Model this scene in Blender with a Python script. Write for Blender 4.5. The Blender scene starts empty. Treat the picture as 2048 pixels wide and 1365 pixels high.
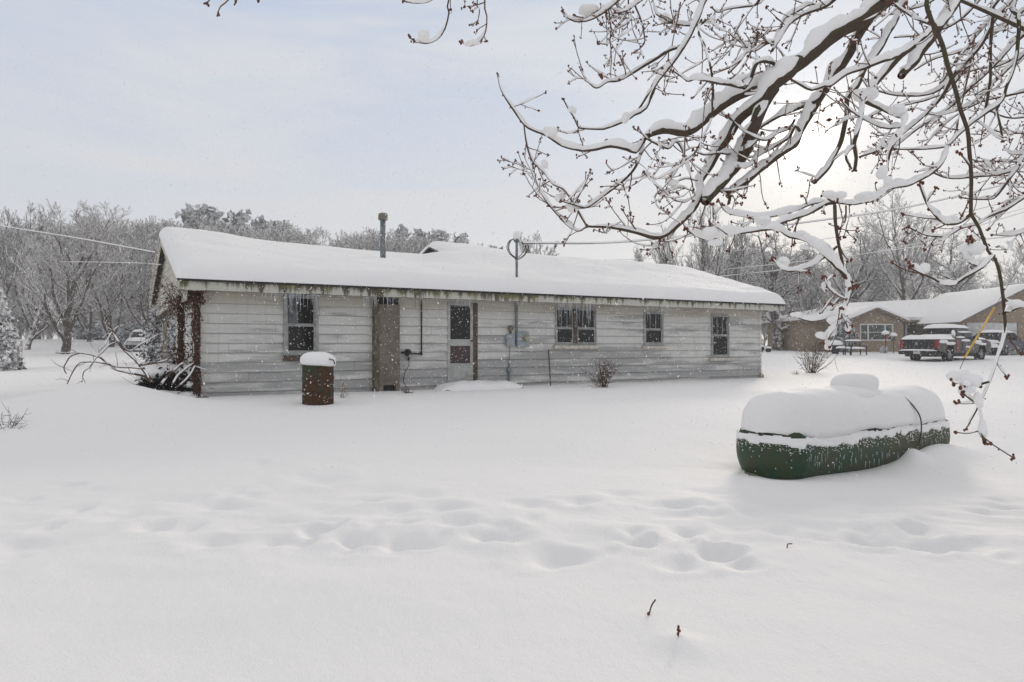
import bpy, math, random
import numpy as np
from mathutils import Vector, Matrix

# ------------------------------------------------------------------ camera, sky, sun, exposure
S = bpy.context.scene
COL = S.collection
R = math.radians
F = 1415.0            # focal length in pixels of the 2048 px wide photograph
HZ = 690.0            # row of the horizon
CZ = 1.4              # camera height
cam_d = bpy.data.cameras.new("camera")
cam = bpy.data.objects.new("camera", cam_d)
COL.objects.link(cam)
S.camera = cam
cam_d.sensor_width = 36.0
cam_d.lens = F / 2048 * 36.0
cam_d.shift_y = (HZ - 682.5) / 2048
cam_d.clip_start = 0.05
cam_d.clip_end = 3000
cam.location = (0, 0, CZ)
cam.rotation_euler = (R(90), 0, 0)

SUN_AZ, SUN_EL = 22.5, 15.0      # right of the view direction, above the horizon
sdir = Vector((math.sin(R(SUN_AZ)) * math.cos(R(SUN_EL)), math.cos(R(SUN_AZ)) * math.cos(R(SUN_EL)), math.sin(R(SUN_EL))))
sun_d = bpy.data.lights.new("sun", 'SUN')
sun_d.energy = 1.9
sun_d.angle = R(10)
sun_d.color = (1.0, 0.90, 0.76)
sun = bpy.data.objects.new("sun", sun_d)
COL.objects.link(sun)
sun.rotation_euler = (-sdir).to_track_quat('-Z', 'Y').to_euler()
sun.location = (20, 50, 30)

W = bpy.data.worlds.new("World")
S.world = W
W.use_nodes = True
nt = W.node_tree
nt.nodes.clear()
def wn(t, **kw):
    n = nt.nodes.new(t)
    for k, v in kw.items(): setattr(n, k, v)
    return n
def L(a, b): nt.links.new(a, b)
tc = wn('ShaderNodeTexCoord')
sep = wn('ShaderNodeSeparateXYZ'); L(tc.outputs['Generated'], sep.inputs[0])
ramp = wn('ShaderNodeValToRGB'); L(sep.outputs['Z'], ramp.inputs[0])
els = ramp.color_ramp.elements
els[0].position = 0.0; els[0].color = (.90, .89, .88, 1)
els[1].position = 1.0; els[1].color = (.97, .955, .94, 1)
for p, c in ((.10, (.87, .88, .90, 1)), (.22, (.74, .795, .895, 1)), (.42, (.58, .68, .86, 1)), (.60, (.80, .80, .82, 1))):
    e = els.new(p); e.color = c
mp = wn('ShaderNodeMapping'); mp.inputs['Scale'].default_value = (1.6, 1.6, 7.0); mp.inputs['Rotation'].default_value = (0.10, -.12, .3)
L(tc.outputs['Generated'], mp.inputs[0])
nz = wn('ShaderNodeTexNoise'); nz.inputs['Scale'].default_value = 1.7; nz.inputs['Detail'].default_value = 6; nz.inputs['Roughness'].default_value = .55
nz.inputs['Distortion'].default_value = .5
L(mp.outputs[0], nz.inputs['Vector'])
cr = wn('ShaderNodeMapRange'); cr.inputs['From Min'].default_value = .42; cr.inputs['From Max'].default_value = .70
cr.inputs['To Max'].default_value = .7
L(nz.outputs['Fac'], cr.inputs['Value'])
mx = wn('ShaderNodeMixRGB'); L(cr.outputs[0], mx.inputs['Fac']); L(ramp.outputs[0], mx.inputs['Color1']); mx.inputs['Color2'].default_value = (.86, .855, .865, 1)
dot = wn('ShaderNodeVectorMath', operation='DOT_PRODUCT'); L(tc.outputs['Generated'], dot.inputs[0]); dot.inputs[1].default_value = sdir
mxz = wn('ShaderNodeMath', operation='MAXIMUM'); L(dot.outputs['Value'], mxz.inputs[0]); mxz.inputs[1].default_value = 0
acc = mx.outputs[0]
for k, col in ((8, (.075, .06, .04)), (45, (.20, .17, .115)), (400, (.45, .40, .31)), (2500, (2.2, 2.0, 1.7))):
    pw = wn('ShaderNodeMath', operation='POWER'); L(mxz.outputs[0], pw.inputs[0]); pw.inputs[1].default_value = k
    sc = wn('ShaderNodeVectorMath', operation='SCALE'); sc.inputs[0].default_value = col; L(pw.outputs[0], sc.inputs['Scale'])
    ad = wn('ShaderNodeVectorMath', operation='ADD'); L(acc, ad.inputs[0]); L(sc.outputs[0], ad.inputs[1])
    acc = ad.outputs[0]
sky = wn('ShaderNodeTexSky', sky_type='NISHITA', sun_disc=False, sun_elevation=R(SUN_EL), sun_rotation=R(SUN_AZ))
b1 = wn('ShaderNodeBackground'); L(acc, b1.inputs[0]); b1.inputs[1].default_value = 0.93
b2 = wn('ShaderNodeBackground'); L(sky.outputs[0], b2.inputs[0]); b2.inputs[1].default_value = 0.0025
ash = wn('ShaderNodeAddShader'); L(b1.outputs[0], ash.inputs[0]); L(b2.outputs[0], ash.inputs[1])
wo = wn('ShaderNodeOutputWorld'); L(ash.outputs[0], wo.inputs['Surface'])

S.view_settings.view_transform = 'Standard'
S.view_settings.look = 'None'
S.view_settings.exposure = -0.06
S.view_settings.gamma = 1.0
S.view_settings.use_curve_mapping = False
S.render.engine = 'CYCLES'
S.cycles.use_denoising = True
S.cycles.max_bounces = 8
S.cycles.diffuse_bounces = 4
S.cycles.transparent_max_bounces = 8

# ------------------------------------------------------------------ helpers
rnd = random.Random(5)
nrng = np.random.default_rng(11)

def P(px, py, d):
    return np.array(((px - 1024) / F * d, d, CZ - (py - HZ) / F * d))

def _h(i, j, k, s):
    n = (i.astype(np.int64) * 374761393 + j.astype(np.int64) * 668265263 + k.astype(np.int64) * 2147483647 + s * 1274126177) & 0xFFFFFFFF
    n = ((n ^ (n >> 13)) * 1274126177) & 0xFFFFFFFF
    n = ((n ^ (n >> 16)) * 2246822519) & 0xFFFFFFFF
    n = n ^ (n >> 15)
    return (n & 0xFFFFFF) / float(0xFFFFFF)
def vn(p, seed=0):
    p = np.asarray(p, float)
    f = np.floor(p); t = p - f; t = t * t * (3 - 2 * t)
    i, j, k = (f[..., a].astype(np.int64) for a in range(3))
    x, y, z = t[..., 0], t[..., 1], t[..., 2]
    r = 0
    for a in (0, 1):
        for b in (0, 1):
            for c in (0, 1):
                w = (x if a else 1 - x) * (y if b else 1 - y) * (z if c else 1 - z)
                r = r + w * _h(i + a, j + b, k + c, seed)
    return r * 2 - 1
def fbm(p, octv=4, seed=0):
    p = np.asarray(p, float); r = 0; a = 1; s = 0
    for o in range(octv):
        r = r + a * vn(p * (2 ** o) + 17.3 * o, seed + o); s += a; a *= .5
    return r / s
def sst(a, b, x):
    t = np.clip((np.asarray(x, float) - a) / (b - a), 0, 1)
    return t * t * (3 - 2 * t)
def unit(v):
    v = np.asarray(v, float)
    return v / (np.linalg.norm(v, axis=-1, keepdims=True) + 1e-12)

def link(name, me, mat=None, parent=None, loc=None):
    o = bpy.data.objects.new(name, me)
    COL.objects.link(o)
    if mat is not None and me is not None: me.materials.append(mat)
    if parent is not None: o.parent = parent
    if loc is not None: o.location = loc
    return o
def tag(o, label=None, cat=None, group=None, kind=None):
    if label: o['label'] = label
    if cat: o['category'] = cat
    if group: o['group'] = group
    if kind: o['kind'] = kind
    return o
def empty(name, loc=(0, 0, 0), rz=0.0, label=None, cat=None, group=None):
    o = bpy.data.objects.new(name, None)
    COL.objects.link(o)
    o.location = loc; o.rotation_euler = (0, 0, rz)
    o.empty_display_size = .2
    return tag(o, label, cat, group)
def mesh_np(name, V, Q, smooth=True):
    """fast quad mesh from arrays"""
    V = np.ascontiguousarray(V, np.float32).reshape(-1, 3); Q = np.ascontiguousarray(Q, np.int32)
    k = Q.shape[1]
    me = bpy.data.meshes.new(name)
    me.vertices.add(len(V)); me.vertices.foreach_set('co', V.ravel())
    me.loops.add(Q.size); me.loops.foreach_set('vertex_index', Q.ravel())
    me.polygons.add(len(Q))
    me.polygons.foreach_set('loop_start', np.arange(0, Q.size, k, dtype=np.int32))
    me.polygons.foreach_set('loop_total', np.full(len(Q), k, np.int32))
    if smooth: me.polygons.foreach_set('use_smooth', np.ones(len(Q), bool))
    me.update(calc_edges=True)
    me.validate()
    return me
def frames(T):
    ref = np.array((.13, .91, .39)); ref /= np.linalg.norm(ref)
    a = np.cross(T, ref); bad = np.linalg.norm(a, axis=-1, keepdims=True) < .15
    a = np.where(bad, np.cross(T, np.array((.95, -.2, .24))), a)
    a = unit(a); b = np.cross(T, a)
    return a, b
def tubes_np(polys, k=4):
    """polys: list of (pts Nx3, radii N) -> V, Q for open tapered tubes"""
    groups = {}
    for p, r in polys:
        groups.setdefault(len(p), []).append((p, r))
    Vs, Qs, base = [], [], 0
    ang = np.arange(k) * 2 * math.pi / k
    ca, sa = np.cos(ang), np.sin(ang)
    for n, g in groups.items():
        Pn = np.array([x[0] for x in g], float); Rn = np.array([x[1] for x in g], float)
        T = unit(np.gradient(Pn, axis=1))
        a, b = frames(T)
        ring = Pn[:, :, None, :] + Rn[:, :, None, None] * (a[:, :, None, :] * ca[None, None, :, None] + b[:, :, None, :] * sa[None, None, :, None])
        M = len(g)
        idx = np.arange(M * n * k).reshape(M, n, k) + base
        q = np.stack([idx[:, :-1], np.roll(idx[:, :-1], -1, 2), np.roll(idx[:, 1:], -1, 2), idx[:, 1:]], -1).reshape(-1, 4)
        Vs.append(ring.reshape(-1, 3)); Qs.append(q); base += M * n * k
    if not Vs: return np.zeros((0, 3)), np.zeros((0, 4), int)
    return np.concatenate(Vs), np.concatenate(Qs)
def joinVQ(parts):
    Vs, Qs, b = [], [], 0
    for V, Q in parts:
        Vs.append(V); Qs.append(Q + b); b += len(V)
    return np.concatenate(Vs), np.concatenate(Qs)
def catmull(pts, step):
    """resample a polyline (columns may hold more than xyz)"""
    p = np.asarray(pts, float)
    if len(p) == 2: p = np.stack([p[0], p.mean(0), p[1]])
    q = np.vstack([2 * p[0] - p[1], p, 2 * p[-1] - p[-2]])
    out = []
    for i in range(1, len(q) - 2):
        n = max(2, int(np.linalg.norm(q[i + 1, :3] - q[i, :3]) / step))
        t = (np.arange(n) / n)[:, None]
        p0, p1, p2, p3 = q[i - 1], q[i], q[i + 1], q[i + 2]
        out.append(.5 * (2 * p1 + (p2 - p0) * t + (2 * p0 - 5 * p1 + 4 * p2 - p3) * t ** 2 + (-p0 + 3 * p1 - 3 * p2 + p3) * t ** 3))
    out.append(p[-1:])
    return np.concatenate(out)

class MB:
    """collects shapes; build() links them as ONE mesh object"""
    def __init__(s): s.v = []; s.f = []; s.n = 0
    def add(s, V, Fc):
        V = np.asarray(V, float).reshape(-1, 3)
        s.v.append(V); b = s.n
        s.f.extend([tuple(int(i) + b for i in f) for f in Fc]); s.n += len(V)
        return s
    def box(s, x0, x1, y0, y1, z0, z1, bev=0.0):
        if bev > 0:
            return s.bbox(x0, x1, y0, y1, z0, z1, bev)
        V = [(x, y, z) for x in (x0, x1) for y in (y0, y1) for z in (z0, z1)]
        return s.add(V, [(0, 1, 3, 2), (4, 6, 7, 5), (0, 4, 5, 1), (2, 3, 7, 6), (0, 2, 6, 4), (1, 5, 7, 3)])
    def bbox(s, x0, x1, y0, y1, z0, z1, b):
        """box with chamfered edges"""
        c = np.array([(x0 + x1) / 2, (y0 + y1) / 2, (z0 + z1) / 2]); h = np.array([(x1 - x0) / 2, (y1 - y0) / 2, (z1 - z0) / 2])
        V = []; ix = {}
        for sx in (-1, 1):
            for sy in (-1, 1):
                for sz in (-1, 1):
                    sg = (sx, sy, sz)
                    for a in range(3):
                        p = [sg[i] * (h[i] - (0 if i == a else b)) for i in range(3)]
                        ix[sg + (a,)] = len(V); V.append(c + p)
        Fc = []
        for a in range(3):
            u, w = [(1, 2), (2, 0), (0, 1)][a]
            for sg in (-1, 1):
                q = []
                for su, sw in ((-1, -1), (1, -1), (1, 1), (-1, 1)):
                    k = [0, 0, 0]; k[a] = sg; k[u] = su; k[w] = sw
                    q.append(ix[tuple(k) + (a,)])
                Fc.append(q if sg > 0 else q[::-1])
        for a in range(3):
            u, w = [(1, 2), (2, 0), (0, 1)][a]
            for su in (-1, 1):
                for sw in (-1, 1):
                    k1 = [0, 0, 0]; k1[a] = -1; k1[u] = su; k1[w] = sw
                    k2 = list(k1); k2[a] = 1
                    q = [ix[tuple(k1) + (u,)], ix[tuple(k2) + (u,)], ix[tuple(k2) + (w,)], ix[tuple(k1) + (w,)]]
                    Fc.append(q if su * sw > 0 else q[::-1])
        for sx in (-1, 1):
            for sy in (-1, 1):
                for sz in (-1, 1):
                    q = [ix[(sx, sy, sz, a)] for a in range(3)]
                    Fc.append(q if sx * sy * sz > 0 else q[::-1])
        return s.add(V, Fc)
    def tube(s, pts, r, k=8, cap=True):
        pts = np.asarray(pts, float); n = len(pts)
        rr = np.full(n, r) if np.isscalar(r) else np.asarray(r, float)
        V, Q = tubes_np([(pts, rr)], k)
        Fc = [tuple(q) for q in Q]
        if cap:
            Fc.append(tuple(range(k))[::-1]); Fc.append(tuple(range((n - 1) * k, n * k)))
        return s.add(V, Fc)
    def rev(s, prof, n=20, M=None, cap=True):
        """profile (r, z) turned about Z, optionally moved by matrix M"""
        a = np.arange(n) * 2 * math.pi / n
        V = np.array([(r * math.cos(t), r * math.sin(t), z) for r, z in prof for t in a])
        m = len(prof)
        Fc = [(i * n + j, i * n + (j + 1) % n, (i + 1) * n + (j + 1) % n, (i + 1) * n + j) for i in range(m - 1) for j in range(n)]
        if cap:
            if prof[0][0] > 1e-4: Fc.append(tuple(range(n))[::-1])
            if prof[-1][0] > 1e-4: Fc.append(tuple(range((m - 1) * n, m * n)))
        if M is not None:
            V = np.array([tuple(M @ Vector(p)) for p in V])
        return s.add(V, Fc)
    def poly(s, pts, off):
        """flat polygon extruded by the vector off"""
        pts = np.asarray(pts, float); n = len(pts); o = np.asarray(off, float)
        return s.add(np.vstack([pts, pts + o]), [tuple(range(n))[::-1], tuple(range(n, 2 * n))] + [(i, (i + 1) % n, n + (i + 1) % n, n + i) for i in range(n)])
    def ball(s, c, rad, sub=2, noise=0.0, seed=0, cut=None):
        V, Fc = ICO[sub]
        d = V * (1 + noise * fbm(V * 1.7 + np.asarray(c) * 3.1, 3, seed)[:, None]) if noise else V
        d = d * np.asarray(rad)
        if cut is not None: d = np.column_stack([d[:, :2], np.maximum(d[:, 2], cut)])
        return s.add(d + np.asarray(c), Fc)
    def build(s, name, mat, parent=None, smooth=False, loc=None):
        me = bpy.data.meshes.new(name)
        me.from_pydata(np.concatenate(s.v).tolist(), [], s.f)
        if smooth: me.polygons.foreach_set('use_smooth', np.ones(len(me.polygons), bool))
        me.update()
        return link(name, me, mat, parent, loc)
def _ico():
    t = (1 + 5 ** .5) / 2
    V = [(-1, t, 0), (1, t, 0), (-1, -t, 0), (1, -t, 0), (0, -1, t), (0, 1, t), (0, -1, -t), (0, 1, -t), (t, 0, -1), (t, 0, 1), (-t, 0, -1), (-t, 0, 1)]
    Fc = [(0, 11, 5), (0, 5, 1), (0, 1, 7), (0, 7, 10), (0, 10, 11), (1, 5, 9), (5, 11, 4), (11, 10, 2), (10, 7, 6), (7, 1, 8), (3, 9, 4), (3, 4, 2), (3, 2, 6), (3, 6, 8), (3, 8, 9), (4, 9, 5), (2, 4, 11), (6, 2, 10), (8, 6, 7), (9, 8, 1)]
    V = [tuple(unit(v)) for v in V]
    out = {0: (np.array([(1, 0, 0), (-1, 0, 0), (0, 1, 0), (0, -1, 0), (0, 0, 1), (0, 0, -1)], float), [(0, 2, 4), (2, 1, 4), (1, 3, 4), (3, 0, 4), (2, 0, 5), (1, 2, 5), (3, 1, 5), (0, 3, 5)]), 1: (np.array(V), list(Fc))}
    for lv in (2, 3, 4):
        m = {}; nf = []; V = list(V)
        def mid(a, b):
            k = (min(a, b), max(a, b))
            if k not in m:
                m[k] = len(V); V.append(tuple(unit(np.array(V[a]) + np.array(V[b]))))
            return m[k]
        for a, b, c in Fc:
            x, y, z = mid(a, b), mid(b, c), mid(c, a)
            nf += [(a, x, z), (b, y, x), (c, z, y), (x, y, z)]
        Fc = nf
        out[lv] = (np.array(V), list(Fc))
    return out
ICO = _ico()
def blobs_np(C, Rd, sub=1, seed=0, squash=None):
    """many small balls in one triangle mesh: centres Nx3, radii N (or Nx3)"""
    V0, F0 = ICO[sub]; F0 = np.array(F0)
    C = np.asarray(C, float); Rd = np.asarray(Rd, float)
    if Rd.ndim == 1: Rd = np.repeat(Rd[:, None], 3, 1)
    V = V0[None] * Rd[:, None, :] + C[:, None, :]
    Q = F0[None] + (np.arange(len(C)) * len(V0))[:, None, None]
    return V.reshape(-1, 3), Q.reshape(-1, 3)

# ------------------------------------------------------------------ materials
def mat(name, col, rough=.7, metal=0.0, spec=.3, var=0.0, vscale=8.0, col2=None, bump=0.0, bscale=60.0, trans=0.0):
    m = bpy.data.materials.new(name); m.use_nodes = True
    t = m.node_tree; b = t.nodes['Principled BSDF']
    b.inputs['Base Color'].default_value = (*col, 1)
    b.inputs['Roughness'].default_value = rough
    b.inputs['Metallic'].default_value = metal
    b.inputs['Specular IOR Level'].default_value = spec
    if trans: b.inputs['Transmission Weight'].default_value = trans
    c = t.nodes.new('ShaderNodeTexCoord')
    if var or col2:
        n = t.nodes.new('ShaderNodeTexNoise'); n.inputs['Scale'].default_value = vscale; n.inputs['Detail'].default_value = 6
        n.inputs['Roughness'].default_value = .62
        t.links.new(c.outputs['Object'], n.inputs['Vector'])
        rp = t.nodes.new('ShaderNodeValToRGB')
        rp.color_ramp.elements[0].position = .34; rp.color_ramp.elements[1].position = .66
        c2 = col2 if col2 else tuple(min(1, x * (1 + var)) for x in col)
        c1 = col if col2 else tuple(x * (1 - var) for x in col)
        rp.color_ramp.elements[0].color = (*c1, 1); rp.color_ramp.elements[1].color = (*c2, 1)
        t.links.new(n.outputs['Fac'], rp.inputs[0]); t.links.new(rp.outputs[0], b.inputs['Base Color'])
    if bump:
        n2 = t.nodes.new('ShaderNodeTexNoise'); n2.inputs['Scale'].default_value = bscale; n2.inputs['Detail'].default_value = 5
        t.links.new(c.outputs['Object'], n2.inputs['Vector'])
        bp = t.nodes.new('ShaderNodeBump'); bp.inputs['Strength'].default_value = bump; bp.inputs['Distance'].default_value = .02
        t.links.new(n2.outputs['Fac'], bp.inputs['Height']); t.links.new(bp.outputs[0], b.inputs['Normal'])
    return m
class NB:
    """short-hand for building a node material"""
    def __init__(s, name, rough=.7, spec=.3, metal=0):
        s.m = bpy.data.materials.new(name); s.m.use_nodes = True; s.t = s.m.node_tree
        s.b = s.t.nodes['Principled BSDF']; s.b.inputs['Roughness'].default_value = rough
        s.b.inputs['Specular IOR Level'].default_value = spec; s.b.inputs['Metallic'].default_value = metal
        s.c = s.t.nodes.new('ShaderNodeTexCoord'); s.co = s.c.outputs['Object']
    def map(s, scale=(1, 1, 1), loc=(0, 0, 0)):
        n = s.t.nodes.new('ShaderNodeMapping'); n.inputs['Scale'].default_value = scale; n.inputs['Location'].default_value = loc
        s.t.links.new(s.co, n.inputs[0]); return n.outputs[0]
    def noise(s, vec, scale, detail=5, rough=.6, dist=0):
        n = s.t.nodes.new('ShaderNodeTexNoise'); n.inputs['Scale'].default_value = scale; n.inputs['Detail'].default_value = detail
        n.inputs['Roughness'].default_value = rough; n.inputs['Distortion'].default_value = dist
        s.t.links.new(vec, n.inputs['Vector']); return n.outputs['Fac']
    def rng(s, x, a, b, c=0., d=1.):
        n = s.t.nodes.new('ShaderNodeMapRange'); n.interpolation_type = 'SMOOTHSTEP'
        for k, v in zip(('From Min', 'From Max', 'To Min', 'To Max'), (a, b, c, d)): n.inputs[k].default_value = v
        s.t.links.new(x, n.inputs['Value']); return n.outputs[0]
    def math(s, op, a, b=None):
        n = s.t.nodes.new('ShaderNodeMath'); n.operation = op
        for i, v in enumerate((a, b)):
            if v is None: continue
            if isinstance(v, (int, float)): n.inputs[i].default_value = v
            else: s.t.links.new(v, n.inputs[i])
        return n.outputs[0]
    def mix(s, fac, a, b):
        n = s.t.nodes.new('ShaderNodeMixRGB')
        for i, v in zip(('Fac', 'Color1', 'Color2'), (fac, a, b)):
            if isinstance(v, tuple): n.inputs[i].default_value = (*v, 1)
            elif isinstance(v, (int, float)): n.inputs[i].default_value = v
            else: s.t.links.new(v, n.inputs[i])
        return n.outputs[0]
    def xyz(s, v=None):
        n = s.t.nodes.new('ShaderNodeSeparateXYZ'); s.t.links.new(v if v is not None else s.co, n.inputs[0]); return n.outputs
    def col(s, c): s.t.links.new(c, s.b.inputs['Base Color']) if not isinstance(c, tuple) else setattr(s.b.inputs['Base Color'], 'default_value', (*c, 1)); return s
    def bump(s, h, strength=.3, dist=.02):
        n = s.t.nodes.new('ShaderNodeBump'); n.inputs['Strength'].default_value = strength; n.inputs['Distance'].default_value = dist
        s.t.links.new(h, n.inputs['Height']); s.t.links.new(n.outputs[0], s.b.inputs['Normal']); return s
    def norm(s):
        n = s.t.nodes.new('ShaderNodeNewGeometry'); return n.outputs['Normal']
MT = {}
_b = NB('snow', .75, .2)
_b.col((.86, .85, .845)); 
_b.bump(_b.math('ADD', _b.noise(_b.co, 14, 4, .6), _b.math('MULTIPLY', _b.noise(_b.co, 110, 3, .6), .55)), .35, .03)
MT['snow'] = _b.m
_b = NB('ground_snow', .75, .2)
_b.col((.86, .85, .845))
_b.bump(_b.math('ADD', _b.noise(_b.map((1, .6, 1)), 9, 5, .62), _b.math('MULTIPLY', _b.noise(_b.co, 75, 4, .7), .5)), .42, .035)
MT['ground'] = _b.m
_b = NB('branch_snow', .75, .2)
_b.col((.86, .85, .845)); _b.bump(_b.noise(_b.co, 55, 3, .6), .25, .01)
MT['branch_snow'] = _b.m
_b = NB('snowflake', .8, .1); _b.col((.92, .92, .94))
_t = _b.t.nodes.new('ShaderNodeBsdfTranslucent'); _t.inputs[0].default_value = (.97, .97, .98, 1); _m = _b.t.nodes.new('ShaderNodeMixShader'); _m.inputs[0].default_value = .6
_b.t.links.new(_b.b.outputs[0], _m.inputs[1]); _b.t.links.new(_t.outputs[0], _m.inputs[2]); _b.t.links.new(_m.outputs[0], _b.t.nodes['Material Output'].inputs[0])
MT['flake'] = _b.m
def snowed(name, bark, lo=-.15, hi=.35, snow=(.80, .80, .82), bark2=None, two_sided=False):
    """snow lies on whatever faces up, the rest shows the bark"""
    b = NB(name, .85, .1)
    z = b.xyz(b.norm())[2]
    if two_sided: z = b.math('ABSOLUTE', z)
    f = b.rng(b.math('ADD', z, b.rng(b.noise(b.co, 3.0, 3), .3, .7, -.25, .25)), lo, hi)
    bk = b.mix(b.noise(b.co, 5), bark, bark2 or tuple(x * .6 for x in bark))
    b.col(b.mix(f, bk, snow))
    return b.m
MT['tree'] = snowed('snowy_bark', (.085, .066, .056), -.38, .22, (.90, .89, .89))
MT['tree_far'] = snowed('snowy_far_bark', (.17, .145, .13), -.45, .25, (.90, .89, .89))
MT['trunk'] = snowed('snowy_trunk_bark', (.115, .095, .08), -.15, .5, (.88, .87, .87))
MT['needle'] = snowed('snowy_needles', (.04, .055, .04), .25, .75, (.82, .83, .85), two_sided=True)
MT['needle_snowy'] = snowed('snow_laden_needles', (.04, .055, .045), -.05, .5, (.88, .87, .87), two_sided=True)
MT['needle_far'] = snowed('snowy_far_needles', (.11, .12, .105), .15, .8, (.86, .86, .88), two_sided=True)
_b = NB('maple_bark', .9, .15)
_n = _b.norm()
_g = _b.rng(_b.math('ADD', _b.xyz(_n)[2], _b.rng(_b.noise(_b.co, 9, 4), .3, .7, -.6, .6)), .0, .7)
_bk = _b.mix(_b.noise(_b.map((1, 1, 1)), 30, 5), (.115, .088, .066), (.05, .037, .028))
_b.col(_b.mix(_b.math('MULTIPLY', _g, .5), _bk, (.075, .085, .03)))
_b.bump(_b.noise(_b.co, 90, 5), .6, .01)
MT['bark'] = _b.m
MT['twig'] = mat('twig_bark', (.12, .075, .055), .8, var=.4, vscale=25)
MT['bud'] = mat('bud', (.13, .046, .03), .7, var=.45, vscale=90)
# ------------------------------------------------------------------ ground
TH = R(30.2)
HA = np.array((-6.44, 14.6)); HU = np.array((math.cos(TH), math.sin(TH))); HB = np.array((-math.sin(TH), math.cos(TH)))
HZ0 = CZ - 1.083          # height of the house base
TANK_C = np.array((4.29, 9.0)); TANK_A = R(33); TANK_L, TANK_R, TANK_Z = 1.54, .47, .18
PITS = [  # footprints of the old trail: column, row, width in photo pixels, depth (m), length (m)
 (535, 935, 70, .06, .4), (650, 960, 90, .08, .34), (760, 980, 90, .08, .3), (845, 986, 60, .06, .25), (625, 952, 70, .05, .3),
 (265, 1003, 80, .07, .3), (435, 1007, 70, .10, .24), (250, 1032, 90, .05, .25), (890, 1015, 80, .10, .2), (425, 1082, 70, .09, .2),
 (560, 1038, 80, .07, .22), (635, 1062, 46, .16, .2), (668, 1052, 40, .1, .25), (703, 1074, 66, .18, .2), (820, 1082, 70, .13, .2), (978, 1065, 80, .12, .2),
 (635, 1014, 50, .05, .2), (250, 940, 60, .05, .35), (490, 1055, 60, .05, .2), (380, 1000, 60, .05, .3), (130, 1082, 50, .04, .2), (40, 1100, 90, .07, .3),
 (1159, 1003, 60, .09, .2), (1354, 1010, 60, .08, .2), (1124, 1108, 110, .11, .22), (1444, 1108, 66, .2, .2), (1474, 1130, 60, .1, .14), (1360, 1128, 70, .07, .2),
 (1434, 980, 70, .05, .2), (1730, 1086, 60, .15, .18), (1800, 1092, 60, .08, .2), (1899, 1099, 140, .1, .2), (1054, 1008, 60, .06, .25), (1244, 984, 60, .05, .2), (1974, 1020, 70, .07, .2),
 (2026, 995, 60, .08, .3), (1280, 1080, 60, .05, .2), (1030, 1075, 60, .08, .2), (1370, 1030, 80, .05, .2), (1550, 1065, 60, .04, .2), (720, 1000, 60, .04, .2), (910, 1045, 60, .06, .2),
 (330, 1050, 70, .05, .2), (600, 1085, 50, .05, .15), (1540, 905, 50, .03, .3), (2000, 1010, 50, .06, .2), (1880, 1030, 60, .05, .2), (848, 1200, 8, .02, .05), (895, 1203, 8, .02, .05),
]
_pr = np.random.default_rng(31)
for _i in range(70):      # the rest of the trodden band: smaller, older, half filled prints
    _px = _pr.uniform(20, 2030); _py = np.interp(_px, [0, 300, 700, 1000, 1500, 2048], [1040, 1010, 1030, 1050, 1060, 1050]) + _pr.normal(0, 34)
    PITS.append((_px, _py, _pr.uniform(24, 60), _pr.uniform(.025, .075), _pr.uniform(.12, .26)))
def gz0(x, y):
    x = np.asarray(x, float); y = np.asarray(y, float)
    z = np.interp(y, [-60, 8.3, 9.4, 11, 12.6, 13.6, 20, 29, 38, 50, 70, 110, 400], [0, 0, .05, .165, .28, .317, .325, .35, .56, .88, 1.2, 1.38, 1.4])
    # tank side of the yard stays low a little longer
    z = z - .115 * np.exp(-((x - 5) / 3.5) ** 2 - ((y - 8.6) / 2.0) ** 2)
    z = z + .42 * np.exp(-((x + 7.15) / 1.35) ** 2 - ((y - 12.5) / .95) ** 2) + .10 * np.exp(-((x + 8.6) / 1.5) ** 2 - ((y - 12.0) / 1.2) ** 2)
    z = z + .75 * sst(-26, -46, x) * sst(30, 55, y)
    return z
_rx, _ry = nrng.uniform(-1, 1, 2)
_SH = []   # local mounds: x, y, sx, sy, height
def mound(px, py, sx, sy, h):
    d = 1.4 * F / (py - HZ); x = (px - 1024) / F * d
    _SH.append((x, d, sx, sy, h))
mound(1352, 1284, .10, .11, .03); mound(1385, 1300, .1, .12, .015); mound(1300, 1240, .2, .2, .012)
mound(640, 1180, 1.0, .5, .03); mound(1400, 1140, .3, .12, .02)
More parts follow.
